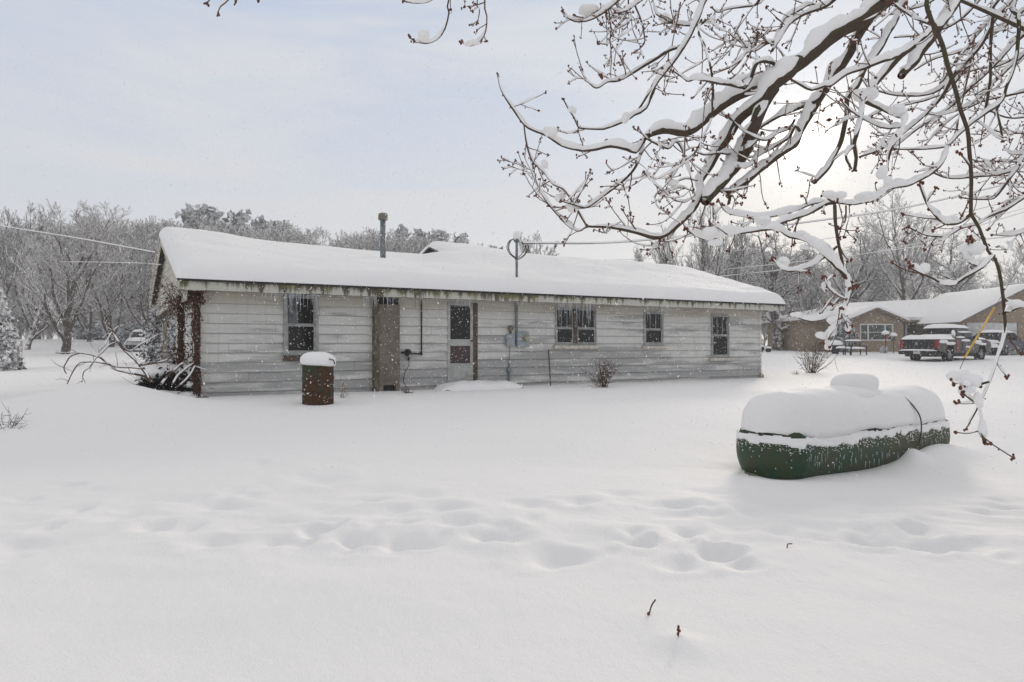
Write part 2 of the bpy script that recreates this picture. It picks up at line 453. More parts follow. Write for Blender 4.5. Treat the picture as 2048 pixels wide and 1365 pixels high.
def gz(x, y, fine=True):
    x = np.asarray(x, float); y = np.asarray(y, float)
    z = gz0(x, y)
    p = np.stack([x * .35, y * .5, np.zeros_like(x) + .3], -1)
    near = 1 / (1 + np.maximum(y - 20, 0) / 30)
    hw = np.abs((x - HA[0]) * HB[0] + (y - HA[1]) * HB[1])
    calm = sst(.0, 2.0, hw)
    z = z + fbm(p, 3, 3) * .045 * (.4 + .6 * calm)
    band = np.exp(-((y - 5.6) / 1.3) ** 2)
    z = z + (fbm(np.stack([x * 1.7, y * 2.2, np.zeros_like(x)], -1), 3, 9) * .05) * band + fbm(np.stack([x * 9, y * 9, np.zeros_like(x) + 2], -1), 2, 77) * .010 * band * sst(-.1, .5, fbm(np.stack([x * .9, y * 1.2, np.zeros_like(x) + 5], -1), 2, 78))
    z = z + fbm(np.stack([x * 3, y * 3, np.zeros_like(x)], -1), 2, 21) * .006
    for px, py, w, dep, ln in PITS:
        d = 1.4 * F / (py - HZ); cx = (px - 1024) / F * d; sx = w * .5 / F * d
        q = ((x - cx) / sx) ** 2 + ((y - d) / (ln * .62)) ** 2
        q = q * (1 + .72 * vn(np.stack([x * 4, y * 5, np.zeros_like(x) + px], -1)))
        z = z - dep * .55 * np.exp(-np.maximum(q, 0) ** 1.05) + dep * .10 * np.exp(-((np.sqrt(np.maximum(q, 0)) - 1.9) / .6) ** 2)
    for cx, cy, sx, sy, h in _SH:
        z = z + h * np.exp(-((x - cx) / sx) ** 2 - ((y - cy) / sy) ** 2)
    # drift in front of and beside the tank
    ax = (x - TANK_C[0]) * math.cos(TANK_A) + (y - TANK_C[1]) * math.sin(TANK_A)
    ay = -(x - TANK_C[0]) * math.sin(TANK_A) + (y - TANK_C[1]) * math.cos(TANK_A)
    z = z + .17 * np.exp(-((ax - 1.15) / .75) ** 2 - ((ay + .5) / .3) ** 2) + .1 * np.exp(-((ax - .55) / .12) ** 2 - ((ay + .5) / .16) ** 2)
    z = z - .05 * np.exp(-((ax + 1.7) / .3) ** 2 - ((ay + .1) / .4) ** 2)
    # snow lying over the door step
    hx = (x - HA[0]) * HU[0] + (y - HA[1]) * HU[1]; hy = (x - HA[0]) * HB[0] + (y - HA[1]) * HB[1]
    return z
def axis_steps(lo, hi, s0, s1, g):
    """coordinates that are s0 apart between lo and hi and grow beyond"""
    a = list(np.arange(lo, hi + 1e-6, s0)); s = s0
    while a[-1] < s1: s *= g; a.append(a[-1] + s)
    s = s0; b = []; c = a[0]
    while c > -s1: s *= g; c -= s; b.append(c)
    return np.array(b[::-1] + a)
gxs = axis_steps(-7, 8, .05, 900, 1.06)
gys = np.array([y for y in axis_steps(2.2, 9, .04, 900, 1.05) if y > -30])
GX, GY = np.meshgrid(gxs, gys)
GZ = gz(GX, GY)
ny, nx = GX.shape
ii = np.arange(nx * ny).reshape(ny, nx)
gq = np.stack([ii[:-1, :-1], ii[:-1, 1:], ii[1:, 1:], ii[1:, :-1]], -1).reshape(-1, 4)
g = link('snowy_ground', mesh_np('snowy_ground', np.stack([GX, GY, GZ], -1), gq), MT['ground'])
tag(g, 'open yard under deep fresh snow with an old trail of footprints', 'snow', kind='structure')
def gzs(x, y): return float(gz(np.array([x]), np.array([y]))[0])

# ------------------------------------------------------------------ the house
house = empty('ranch_house', (HA[0], HA[1], HZ0), TH, 'long low weathered white ranch house with icicles under its snowy roof', 'house')
def wp(px, py, off=0.0):
    """photo column and row -> distance along the front wall and height, in the house's own frame"""
    rx = (px - 1024) / F
    s = (off + HB @ HA) / (HB[0] * rx + HB[1])
    p = s * np.array((rx, 1.0)) - HA
    return float(p @ HU), CZ - (py - HZ) / F * s - HZ0
LEN = 16.8
EXP = .206
def siding(mb, length, z0, z1, place, openings=()):
    """lapped boards; place(s, z, out) -> point; openings: s0, s1, z0, z1"""
    cuts = sorted({0.0, length} | {o[0] for o in openings} | {o[1] for o in openings})
    cuts = [c for c in cuts if 0 <= c <= length]
    for a, b in zip(cuts[:-1], cuts[1:]):
        if b - a < 1e-4: continue
        m = (a + b) / 2
        holes = sorted([(o[2], o[3]) for o in openings if o[0] <= m <= o[1]])
        spans, lo = [], z0
        for h0, h1 in holes:
            if h0 > lo: spans.append((lo, h0))
            lo = max(lo, h1)
        if lo < z1: spans.append((lo, z1))
        for lo, hi in spans:
            k = math.floor((lo - z0) / EXP)
            while z0 + k * EXP < hi - 1e-4:
                b0 = max(lo, z0 + k * EXP); b1 = min(hi, z0 + (k + 1) * EXP)
                o = lambda z: .004 + .028 * (1 - (z - z0 - k * EXP) / EXP)
                mb.add([place(a, b0, 0), place(b, b0, 0), place(b, b0, o(b0)), place(a, b0, o(b0)), place(b, b1, o(b1)), place(a, b1, o(b1))],
                       [(0, 1, 2, 3), (3, 2, 4, 5)])
                k += 1
# siding material: off-white paint, worn to grey metal in patches
_b = NB('weathered_siding', .6, .35)
_x, _y, _z = _b.xyz()
_row = _b.math('FLOOR', _b.math('DIVIDE', _b.math('ADD', _z, .12), EXP))
_rowf = _b.math('FRACT', _b.math('DIVIDE', _b.math('ADD', _z, .12), EXP))
_cv = _b.t.nodes.new('ShaderNodeCombineXYZ'); _b.t.links.new(_b.math('MULTIPLY', _x, .55), _cv.inputs[0]); _b.t.links.new(_b.math('MULTIPLY', _row, 3.7), _cv.inputs[1]); _b.t.links.new(_b.math('MULTIPLY', _rowf, .9), _cv.inputs[2])
_pn = _b.noise(_cv.outputs[0], 1.0, 6, .62)
_big = _b.noise(_b.map((.28, 1, .8)), 1.0, 3)
_low = _b.rng(_z, .1, 1.45, 1, 0)
_mask = _b.rng(_b.math('ADD', _b.math('ADD', _pn, _b.math('MULTIPLY', _big, .35)), _b.math('MULTIPLY', _low, .14)), .665, .83)
_paint = _b.mix(_b.noise(_b.map((1, 1, 4)), 2.2, 5), (.67, .662, .625), (.53, .522, .495))
_c1 = _b.mix(_b.math('MULTIPLY', _mask, .8), _paint, (.29, .288, .285))
_streak = _b.rng(_b.noise(_b.map((9, 9, .5)), 1.0, 4), .52, .75)
_c2 = _b.mix(_b.math('MULTIPLY', _streak, .35), _c1, (.40, .39, .35))
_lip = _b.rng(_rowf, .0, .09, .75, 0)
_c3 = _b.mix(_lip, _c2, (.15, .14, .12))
_top = _b.rng(_b.math('ADD', _z, _b.math('MULTIPLY', _b.noise(_b.map((2, 2, 2)), 1, 4), .3)), 1.95, 2.2, 0, .45)
_c4 = _b.mix(_top, _c3, (.48, .43, .33))
_jt = _b.math('FRACT', _b.math('DIVIDE', _b.math('ADD', _x, _b.math('MULTIPLY', _b.math('FRACT', _b.math('MULTIPLY', _row, .37)), 3.66)), 3.66))
_c4 = _b.mix(_b.math('MULTIPLY', _b.math('LESS_THAN', _jt, .0026), .6), _c4, (.12, .11, .10))
_sp = _b.math('MULTIPLY', _b.rng(_b.noise(_b.co, 26, 4, .7), .62, .7), _b.math('MULTIPLY', _b.rng(_z, .05, .55, 1, 0), _b.rng(_b.noise(_b.co, 1.1, 2), .52, .62)))
_b.col(_b.mix(_sp, _c4, (.06, .06, .04)))
_b.bump(_b.noise(_b.map((1, 1, 1)), 6, 4), .15, .02)
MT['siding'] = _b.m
MT['alum'] = mat('aged_aluminium', (.30, .30, .29), .55, .0, .4, var=.25, vscale=6)
MT['glassdark'] = mat('dark_window_glass', (.008, .008, .009), .06, 0, .3)
MT['wood'] = mat('weathered_wood', (.095, .068, .052), .85, var=.45, vscale=9)
MT['sill'] = mat('sill_paint', (.50, .46, .40), .7, var=.25, vscale=14)
MT['iron'] = mat('black_iron', (.03, .027, .025), .7, .3, .3, var=.5, vscale=20)
MT['galv'] = mat('galvanised_steel', (.17, .19, .20), .5, .3, .4, var=.3, vscale=12)
MT['grey_box'] = mat('grey_meter_paint', (.30, .33, .35), .55, .1, .4, var=.25, vscale=10)

wins = []   # frame rectangle in the wall: t0, t1, z0, z1
def rect(px0, px1, py0, py1):
    t0, _ = wp(px0, py0); t1, _ = wp(px1, py0)
    _, z1 = wp((px0 + px1) / 2, py0); _, z0 = wp((px0 + px1) / 2, py1)
    return t0, t1, z0, z1
WREC = [rect(566, 636, 588, 711), rect(1109, 1191, 616, 690), rect(1286, 1325, 623, 691), rect(1421, 1457, 629, 715)]
DREC = rect(894, 954, 606, 768)
front = lambda s, z, o: (s, -o, z)
wm = MB()
siding(wm, LEN, -.12, 2.2, front, [(r[0], r[1], r[2], r[3]) for r in WREC] + [(DREC[0], DREC[1], DREC[2] - .02, DREC[3])])
wall_depth = 5.2
siding(wm, wall_depth, -.12, 2.2, lambda s, z, o: (-o, wall_depth - s, z))
siding(wm, 8.5, -.12, 2.2, lambda s, z, o: (LEN + o, s, z))
siding(wm, 3.6, -.12, 2.2, lambda s, z, o: (3.6 - s, wall_depth + o, z))
siding(wm, 3.3, -.12, 2.2, lambda s, z, o: (3.6 - o, 8.5 - s, z))
siding(wm, LEN - 3.6, -.12, 2.2, lambda s, z, o: (LEN - s, 8.5 + o, z))
# reveals round the openings
for t0, t1, z0, z1 in WREC + [DREC]:
    wm.add([(t0, 0, z0), (t1, 0, z0), (t1, .12, z0), (t0, .12, z0)], [(0, 1, 2, 3)])
    wm.add([(t0, 0, z1), (t1, 0, z1), (t1, .12, z1), (t0, .12, z1)], [(3, 2, 1, 0)])
    wm.add([(t0, 0, z0), (t0, .12, z0), (t0, .12, z1), (t0, 0, z1)], [(0, 1, 2, 3)])
    wm.add([(t1, 0, z0), (t1, .12, z0), (t1, .12, z1), (t1, 0, z1)], [(3, 2, 1, 0)])
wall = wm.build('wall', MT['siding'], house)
for xa_, xb_, xc_, xd_ in ((-.03, .10, -.034, -.003), (LEN - .07, LEN + .03, LEN + .003, LEN + .034)):
    cb = MB(); cb.box(xa_, xb_, -.034, -.002, -.12, 2.2); cb.box(xc_, xd_, -.0015, .09, -.12, 2.2); cb.build('corner_trim', MT['siding'], house)
for za_, zb_, w_ in ((1.0, .78, .13), (.5, .22, .17)):
    fl = MB(); fl.poly([(LEN + .03, .1, za_), (LEN + .055, .1, zb_ + .04), (LEN + w_, .1, zb_), (LEN + .045, .1, za_ - .02)], (0, .1, 0)); fl.build('loose_siding', MT['grey_box'], house)

def ring(mb, t0, t1, z0, z1, w, y0, y1):
    mb.box(t0, t0 + w, y0, y1, z0, z1); mb.box(t1 - w, t1, y0, y1, z0, z1)
    mb.box(t0 + w, t1 - w, y0, y1, z1 - w, z1); mb.box(t0 + w, t1 - w, y0, y1, z0, z0 + w)
MT['curtain'] = mat('grey_curtain', (.17, .18, .19), .9, var=.4, vscale=6)
def sash_window(rec, split, muntins, sillrec, outer=MT['alum'], wpx=.05, curtain=None, center=None, label=None):
    t0, t1, z0, z1 = rec
    m = MB(); ring(m, t0, t1, z0, z1, wpx, -.05, .06)
    wn_ = m.build('window', outer, house)
    if label: wn_['label'] = label
    bays = [(t0 + wpx, t1 - wpx)] if center is None else [(t0 + wpx, center[0]), (center[1], t1 - wpx)]
    for a, b in bays:
        zs = z0 + wpx + (z1 - z0 - 2 * wpx) * split
        f = MB()
        ring(f, a + .003, b - .003, zs - .02, z1 - wpx - .003, .03, -.02, .03)
        ring(f, a + .003, b - .003, z0 + wpx + .003, zs - .024, .032, -.04, .0)
        for k in range(muntins):
            c = a + (b - a) * (k + 1) / (muntins + 1)
            f.box(c - .009, c + .009, -.005, .025, zs + .012, z1 - wpx - .035)
        f.build('sash', MT['alum'], wn_)
        gl = MB(); gl.box(a + .02, b - .02, .008, .014, zs - .01, z1 - wpx - .01); gl.box(a + .02, b - .02, -.022, -.016, z0 + wpx + .015, zs - .04)
        gl.build('glass', MT['glassdark'], wn_)
        if curtain:
            c = MB(); n = 7
            for i in range(n):
                x = a + .06 + (b - a) * curtain * i / n
                c.tube([(x, .006, zs + .02), (x, .006, z1 - wpx - .04)], .012 + .006 * (i % 2), 6)
            c.build('curtain', MT['curtain'], wn_)
    if center:
        m2 = MB(); m2.box(center[0], center[1], -.055, .05, z0 + wpx, z1 - wpx); m2.build('mullion', MT['wood'], wn_)
    s0, s1, q0, q1 = sillrec
    sm = MB(); sm.box(s0, s1, -.11, .0, q0, q1, .008); sm.build('sill', MT['sill'] if center or muntins else MT['wood'], wn_)
    return wn_
sash_window(WREC[0], .51, 0, rect(565, 637, 712, 722), curtain=.34, wpx=.07, label='tall window with grey curtain at its upper left')
c0, _ = wp(1145, 640); c1, _ = wp(1153, 640)
sash_window(WREC[1], .47, 2, rect(1105, 1193, 691, 698), center=(c0, c1), wpx=.035, label='wide twin window with red brown post between its sashes')
sash_window(WREC[2], .49, 2, rect(1282, 1329, 692, 698), wpx=.05)
sash_window(WREC[3], .53, 2, rect(1417, 1460, 716, 722), wpx=.05)
# storm door
t0, t1, z0, z1 = DREC
dm = MB(); ring(dm, t0, t1 - .13, z0, z1, .075, -.035, .03); 
tt = lambda px: wp(px, 680)[0]
zz = lambda py: wp(924, py)[1]
a, b = t0 + .075, t1 - .205
dm.box(a, b, -.03, .02, zz(692), zz(679)); dm.box(a, b, -.03, .02, z0 + .075, zz(727))
dm.box(a + .08, b - .08, -.037, -.03, z0 + .13, zz(732)); 
door = dm.build('storm_door', mat('door_aluminium', (.37, .37, .355), .5, .1, .4, var=.2, vscale=5), house)
gl = MB(); gl.box(a - .02, b + .02, -.002, .004, zz(680) , z1 - .06); gl.build('glass', MT['glassdark'], door)
gl = MB(); gl.box(a - .02, b + .02, -.002, .004, zz(728), zz(690)); gl.build('lower_glass', mat('reddish_dark_glass', (.035, .012, .012), .1, 0, .5), door)
dv = MB(); dv.box(a + .02, b - .06, .01, .03, z1 - .32, z1 - .07); dv.build('door_reflection', mat('painted_red_reflection', (.09, .02, .02), .8), door)  # flat red box: the red reflection in the upper glass, put in as colour
hd = MB(); hd.tube([(b + .03, -.035, zz(682)), (b + .03, -.085, zz(682))], .02, 8); hd.tube([(b + .03, -.08, zz(680.5)), (b + .03, -.08, zz(684))], .012, 6); hd.build('handle', MT['iron'], door)
jm = MB(); jm.box(t1 - .128, t1, -.04, .04, z0, z1); jm.box(t0, t1, -.06, .1, z0 - .05, z0 - .003); jm.build('door_jamb', MT['wood'], house)
# chimney panel
pt0, pt1 = wp(757, 690, -.2)[0], wp(800, 690, -.2)[0]
zb, zt = wp(778, 783, -.2)[1], wp(778, 609, -.2)[1]
ch = MB(); hz0 = wp(778, 783, -.2)[1]; hz1 = wp(778, 771, -.2)[1]
ch.box(pt0, pt1, -.2, -.026, hz1, zt, .01); ch.box(pt0, pt0 + .12, -.2, -.026, hz0 - .1, hz1); ch.box(pt1 - .1, pt1, -.2, -.026, hz0 - .1, hz1)
ch.build('chimney_chase', mat('brown_stucco', (.135, .115, .092), .95, spec=.1, col2=(.215, .185, .15), vscale=7, bump=.5, bscale=45), house)
bd = MB(); bd.box(pt0 - .09, pt0 - .004, -.215, -.026, hz0 - .1, zt + .09); bd.box(pt0 - .004, pt0 + .02, -.215, -.2, hz0, zt)
bd.build('chase_board', mat('grey_board', (.12, .105, .08), .9, spec=.1, var=.5, vscale=6), house)
bk = MB(); bk.box(pt0 + .02, pt1, -.1, -.03, zt - .02, 2.18); bk.build('chase_gap_shade', MT['iron'], house); bk = MB(); bk.box(pt0 + .12, pt1 - .1, -.1, -.03, hz0 - .1, hz1); bk.build('chase_gap_shade', MT['iron'], house)  # solid black boxes: the shade inside the two openings, put in as colour
# gas pipe
x0, zt_ = wp(843, 603, -.06); x1, zc = wp(843, 708, -.06); x2, _ = wp(815, 708, -.06)
gp = MB(); gp.tube([(x0, -.06, 2.18), (x0, -.06, zc + .02)], .018, 8); gp.tube([(x0, -.06, zc), (x2 + .05, -.06, zc)], .018, 8)
gp.tube([(x0, -.06, zc - .03), (x0, -.06, zc + .05)], .028, 8); gp.tube([(x0 - .04, -.06, zc), (x0 + .02, -.06, zc)], .027, 8); gp.tube([(x0 - .3, -.06, zc), (x0 - .26, -.06, zc)], .027, 8)
pipe = gp.build('gas_pipe', MT['iron'], house)
rg = MB(); M4 = Matrix.Translation((x2, -.08, zc + .03)) @ Matrix.Rotation(R(90), 4, 'X')
rg.rev([(.02, -.05), (.05, -.05), (.085, -.02), (.088, 0), (.085, .02), (.05, .05), (.03, .07), (.03, .1), (0, .1)], 16, M4)
rg.tube([(x2 - .16, -.08, zc + .03), (x2 + .05, -.08, zc + .03)], .03, 8); rg.tube([(x2 + .02, -.08, zc + .02), (x2 + .02, -.08, zc - .15)], .025, 8)
rg.build('pressure_regulator', MT['iron'], pipe)
hs = MB(); q = [wp(px, py, -.1) for px, py in ((816, 712), (818, 730), (810, 745), (807, 762), (813, 775))]
hs.tube(catmull([(s, -.1, z) for s, z in q], .04), .008, 6); hs.build('hose', MT['iron'], pipe)
# electric meter, conduit, mast
cx, _ = wp(1033, 640, -.06)
mz0 = wp(1030, 694, -.1)[1]; mz1 = wp(1030, 663, -.1)[1]
em = MB(); ml = wp(1034, 680, -.12)[0]; mr = wp(1057, 680, -.12)[0]; em.box(ml, mr, -.16, -.026, mz0, mz1, .012)
meter = em.build('electric_meter', MT['grey_box'], house)
mcx, mcz = wp(1052, 677, -.2)
dl = MB(); M4 = Matrix.Translation((mcx, -.16, mcz)) @ Matrix.Rotation(R(90), 4, 'X')
dl.rev([(.095, 0), (.095, .03), (.085, .035), (.085, .1), (.07, .13), (0, .13)], 20, M4); dl.build('meter_dial', mat('meter_glass', (.30, .28, .2), .15, .1, .6, var=.5, vscale=30), meter)
sb = MB(); bl = wp(1013, 680, -.1)[0]; sb.box(bl, ml - .06, -.13, -.026, mz0 + .01, wp(1020, 669, -.1)[1], .01); sb.box(bl - .01, ml - .05, -.14, -.12, mz0 + .2, mz0 + .22)
sb.build('breaker_box', MT['grey_box'], house)
jx, jz = wp(1022, 657, -.08)
jb = MB(); jb.rev([(.07, 0), (.075, .05), (.05, .07), (0, .075)], 14, Matrix.Translation((jx, -.026, jz)) @ Matrix.Rotation(R(90), 4, 'X')); jb.box(jx - .02, jx + .02, -.1, -.03, jz - .14, jz - .06); jb.build('junction_box', mat('junction_brass', (.16, .14, .09), .5, .3, .4, var=.5, vscale=30), house)  # small round junction box beside the meter, no lamp
RZ = lambda y: 2.40 + .31 * (y + .49)        # top of the roof deck
cd = MB(); cd.tube([(cx, -.07, mz0 + .02), (cx, -.07, 2.17)], .032, 10); cd.build('conduit', MT['galv'], house)
kb = MB(); kx, kz = wp(1018, 728, -.06); kb.tube([(kx, -.06, -.1), (kx, -.06, kz)], .03, 8); kb.box(kx - .05, kx + .05, -.1, -.03, kz - .22, kz - .12)
kb.tube(catmull([(kx, -.06, kz), (kx + .01, -.07, kz + .25), (kx + .03, -.06, mz0)], .05), .01, 6); kb.build('ground_cable', MT['galv'], house)
stt = wp(1098, 700, -.25); stb = wp(1101, 778, -.25)
# roof
X0, X1, YR = -.46, 17.4, 4.21
rf = MB()
for x0_, x1_ in ((X0, X1),):
    e = RZ(-.49); r_ = RZ(YR)
    V = [(x0_, -.49, e), (x1_, -.49, e), (x1_, YR, r_), (x0_, YR, r_), (x0_, 8.91, e), (x1_, 8.91, e)]
    Vb = [(x, y, z - .05) for x, y, z in V]
    rf.add(V + Vb, [(0, 1, 2, 3), (3, 2, 5, 4), (7, 6, 9, 8), (8, 9, 10, 11), (0, 6, 7, 1), (4, 5, 11, 10), (0, 3, 9, 6), (3, 4, 10, 9), (1, 7, 8, 2), (2, 8, 11, 5)])
roof = rf.build('roof', mat('dark_shingle_edge', (.035, .033, .03), .9, var=.4, vscale=20), house)
_b = NB('stained_fascia', .75, .25)
_x, _y, _z = _b.xyz()
_st = _b.noise(_b.map((7, 7, .6)), 1.0, 5, .7); _bg = _b.noise(_b.map((.45, .45, .2)), 1.0, 3)
_up = _b.rng(_z, 2.15, 2.38, -.06, .1)
_m = _b.rng(_b.math('ADD', _b.math('ADD', _st, _up), _b.math('MULTIPLY', _bg, .5)), .70, .88)
_gr = _b.rng(_b.noise(_b.map((3, 3, 3)), 1, 3), .45, .6)
_b.col(_b.mix(_m, _b.mix(_b.noise(_b.co, 5), (.56, .55, .50), (.44, .43, .37)), _b.mix(_gr, (.10, .085, .06), (.17, .17, .075))))
MT['fascia'] = _b.m
fa = MB(); xs = np.linspace(X0, X1, 60)
rr_ = np.random.default_rng(3); dz = rr_.normal(0, .004, 60)
for i in range(59):
    fa.add([(xs[i], -.45, 2.18 + dz[i]), (xs[i + 1], -.45, 2.18 + dz[i + 1]), (xs[i + 1], -.45, 2.358), (xs[i], -.45, 2.358),
            (xs[i], -.425, 2.18 + dz[i]), (xs[i + 1], -.425, 2.18 + dz[i + 1]), (xs[i + 1], -.425, 2.358), (xs[i], -.425, 2.358)], [(0, 1, 2, 3), (0, 4, 5, 1), (7, 6, 5, 4)])
fa.build('fascia', MT['fascia'], house)
so = MB(); so.box(X0 + .03, X1 - .02, -.424, -.003, 2.2, 2.215); so.build('soffit', mat('brown_soffit', (.16, .09, .06), .85, var=.4, vscale=5), house)
# gables
def gable(xw, out, zlow, yf=-.40, yb=8.8):
    m = MB(); z = zlow; e = lambda y: (RZ(y) if y <= YR else RZ(2 * YR - y)) - .06
    k = 0
    while z < RZ(YR) - .1:
        z1_ = z + EXP
        def lim(zv):
            y = (zv - 2.40 + .06) / .31 - .49
            return max(yf, y), min(yb, 2 * YR - y)
        a0, b0 = lim(z); a1, b1 = lim(min(z1_, RZ(YR) - .065))
        if a1 > b1: a1 = b1 = YR
        o0, o1 = .024 * out, .004 * out
        V = [(xw, a0, z), (xw, b0, z), (xw + o0, b0, z), (xw + o0, a0, z), (xw + o1, b1, min(z1_, RZ(YR) - .065)), (xw + o1, a1, min(z1_, RZ(YR) - .065))]
        m.add(V, [(0, 1, 2, 3), (3, 2, 4, 5)])
        z = z1_
    return m.build('gable_wall', MT['siding'], house)
gable(-.26, -1, 1.98, -.36, 8.75); gable(LEN, 1, 2.2, -.3, 8.7)
def bargeboard(x, w):
    m = MB()
    for s in (0, 1):
        pts = []
        for y, dz_ in ((-.49, -.04), (YR, -.04), (YR, -.21), (-.49, -.21)):
            yy = y if s == 0 else 2 * YR - y
            pts.append((x, yy, RZ(y) + dz_))
        m.poly(pts, (w, 0, 0))
    m.build('bargeboard', MT['sill'], house)
bargeboard(X0 + .002, .035); bargeboard(X1 - .037, .035)
gs = MB()
for sgn in (0, 1):
    yy_ = (-.44, YR) if sgn == 0 else (2 * YR + .44, YR)
    gs.add([(X0 + .04, yy_[0], RZ(-.44) - .05), (-.255, yy_[0], RZ(-.44) - .05), (-.255, yy_[1], RZ(YR) - .05), (X0 + .04, yy_[1], RZ(YR) - .05)], [(0, 1, 2, 3)])
gs.build('gable_soffit', MT['sill'], house)
ps = MB(); ps.box(-.12, .0, 8.3, 8.42, -.1, 2.2); ps.box(-.2, 3.6, 8.3, 8.42, 1.98, 2.19); ps.build('porch_post', MT['sill'], house)
# snow on the roof: a lumpy rounded blanket
def roof_snow(xa, xb, yf, yr, yb, zf, slope, T, sag=None, rl=.28, rr=.25, rfr=.36, seed=1, sx=.12, sy=.09, waves=True):
    X = np.arange(xa, xb + sx, sx); X[-1] = xb
    e_ = np.concatenate([np.linspace(0, .4, 14)[:-1] ** 1.0])
    def edge(lo, hi, n0, st):
        a = lo + .5 * np.linspace(0, 1, n0) ** 2 ; b = hi - .5 * np.linspace(0, 1, n0)[::-1] ** 2
        mid = np.arange(a[-1] + st, b[0] - st * .3, st)
        return np.concatenate([a, mid, b])
    X = edge(xa, xb, 14, sx); Y = edge(yf, yb, 14, sy)
    XX, YY = np.meshgrid(X, Y)
    base = np.where(YY <= yr, zf + slope * (YY - yf), zf + slope * (2 * yr - yf - YY) if abs((2 * yr - yf) - yb) < .5 else zf + slope * (yr - yf) - slope * (YY - yr))
    d_f = np.clip((YY - yf) / rfr, 0, 1); d_b = np.clip((yb - YY) / rfr, 0, 1)
    d_l = np.clip((XX - xa) / rl, 0, 1); d_r = np.clip((xb - XX) / rr, 0, 1)
    rd = lambda d: np.sqrt(1 - (1 - d) ** 2)
    th = T * rd(d_f) * rd(d_b) * rd(d_l) * rd(d_r)
    pn = np.stack([XX * .45, YY * .8, np.zeros_like(XX)], -1)
    th = th * (1 + .21 * fbm(pn, 3, seed) + .09 * fbm(pn * 4, 3, seed + 7))
    ridge = np.exp(-((YY - yr) / .35) ** 2)
    zt = base + th - .05 * ridge * th / T
    if sag is not None: zt = zt - sag(XX, YY) * np.minimum(1, th / T)
    out_ = (.03 + .03 * fbm(np.stack([XX * 2.2, np.zeros_like(XX), np.zeros_like(XX)], -1), 3, seed + 3)) * np.sin(np.pi * np.clip(d_f, 0, 1))
    n_y, n_x = XX.shape
    top = np.stack([XX, YY - np.where(YY < yr, out_, -out_), zt], -1).reshape(-1, 3)
    bot = np.stack([XX, YY, base + .004], -1).reshape(-1, 3)
    ii_ = np.arange(n_x * n_y).reshape(n_y, n_x)
    q = np.stack([ii_[:-1, :-1], ii_[:-1, 1:], ii_[1:, 1:], ii_[1:, :-1]], -1).reshape(-1, 4)
    return np.concatenate([top, bot]), np.concatenate([q, q[:, ::-1] + len(top)])
def main_sag(x, y):
    up = sst(.4, 3.6, y)
    s = np.interp(x, [0, 1.0, 1.7, 2.6, 4.8, 5.9, 6.6, 7.3, 9], [0, .03, .13, .19, .26, .35, .28, .12, .0])
    w = 0.05 * np.exp(-(((x - 9.0) - (y - 2.0) * 1.2) / .5) ** 2) * sst(.6, 1.5, y) + .06 * np.exp(-(((x - 10.2) - (y - 2.0) * 1.5) / .35) ** 2) * sst(.8, 1.6, y)
    w = w + .06 * np.exp(-(((x - 11.9) - (y - 1.6) * 1.6) / .4) ** 2) * sst(.6, 1.5, y) * (1 - sst(2.6, 3.4, y)) - .05 * np.exp(-(((x - 11.2) - (y - 1.6) * 1.6) / .5) ** 2) * sst(.6, 1.5, y)
    return s * up + w
rs = link('roof_snow', mesh_np('roof_snow', *roof_snow(X0 - .03, X1 + .03, -.51, YR, 8.93, RZ(-.51) + .003, .31, .30, main_sag)), MT['snow'], roof)
# raised rear roof with its own small gable
wx0, wx1, wyf, wyr, wyb = 8.05, 15.5, 4.6, 6.7, 9.3
wz = lambda y: 4.47 - .30 * abs(y - wyr)
r2 = MB()
V = [(wx0, wyf, wz(wyf)), (wx1, wyf, wz(wyf)), (wx1, wyr, wz(wyr)), (wx0, wyr, wz(wyr)), (wx0, wyb, wz(wyb)), (wx1, wyb, wz(wyb))]
r2.add(V + [(x, y, z - .04) for x, y, z in V], [(0, 1, 2, 3), (3, 2, 5, 4), (7, 6, 9, 8), (8, 9, 10, 11), (0, 6, 7, 1), (4, 5, 11, 10), (0, 3, 9, 6), (3, 4, 10, 9), (1, 7, 8, 2), (2, 8, 11, 5)])
r2.poly([(wx0 + .12, wyf + .1, 3.2), (wx0 + .12, wyb - .1, 3.2), (wx0 + .12, wyb - .1, wz(wyb) - .06), (wx0 + .12, wyr, wz(wyr) - .05), (wx0 + .12, wyf + .1, wz(wyf) - .02)], (.05, 0, 0))
roof2 = r2.build('rear_roof', bpy.data.materials['dark_shingle_edge'], house)
link('roof_snow', mesh_np('roof_snow', *roof_snow(wx0 - .03, wx1, wyf - .3, wyr, wyb, wz(wyf - .3) + .003, .30, .28, lambda x, y: sst(9, 12.5, x) * .22, rl=.35, rr=2.5, rfr=1.0, seed=4)), MT['snow'], roof2)
# vent pipe on the roof
def on_roof(px, py, zoff):
    """point of the front slope seen at this photo position"""
    rx = (px - 1024) / F
    best = None
    for yl in np.linspace(-.4, YR, 400):
        s = (yl + HB @ HA) / (HB[0] * rx + HB[1]); p = s * np.array((rx, 1.0)) - HA
        z = CZ - (py - HZ) / F * s - HZ0
        e = abs(z - RZ(yl) - zoff)
        if best is None or e < best[0]: best = (e, float(p @ HU), yl, s)
    return best[1:]
vt, vy, vs = on_roof(766, 517, .12)
vz = lambda py: CZ - (py - HZ) / F * vs - HZ0
vm = MB(); rw = 5.6 / F * vs
vm.rev([(rw, RZ(vy) - .05), (rw, vz(440))], 16, Matrix.Translation((vt, vy, 0)))
vm.rev([(rw * 1.07, vz(470)), (rw * 1.07, vz(468))], 16, Matrix.Translation((vt, vy, 0)))
vent = vm.build('flue_pipe', MT['galv'], roof, smooth=True)
vc = MB(); cw = 9.5 / F * vs
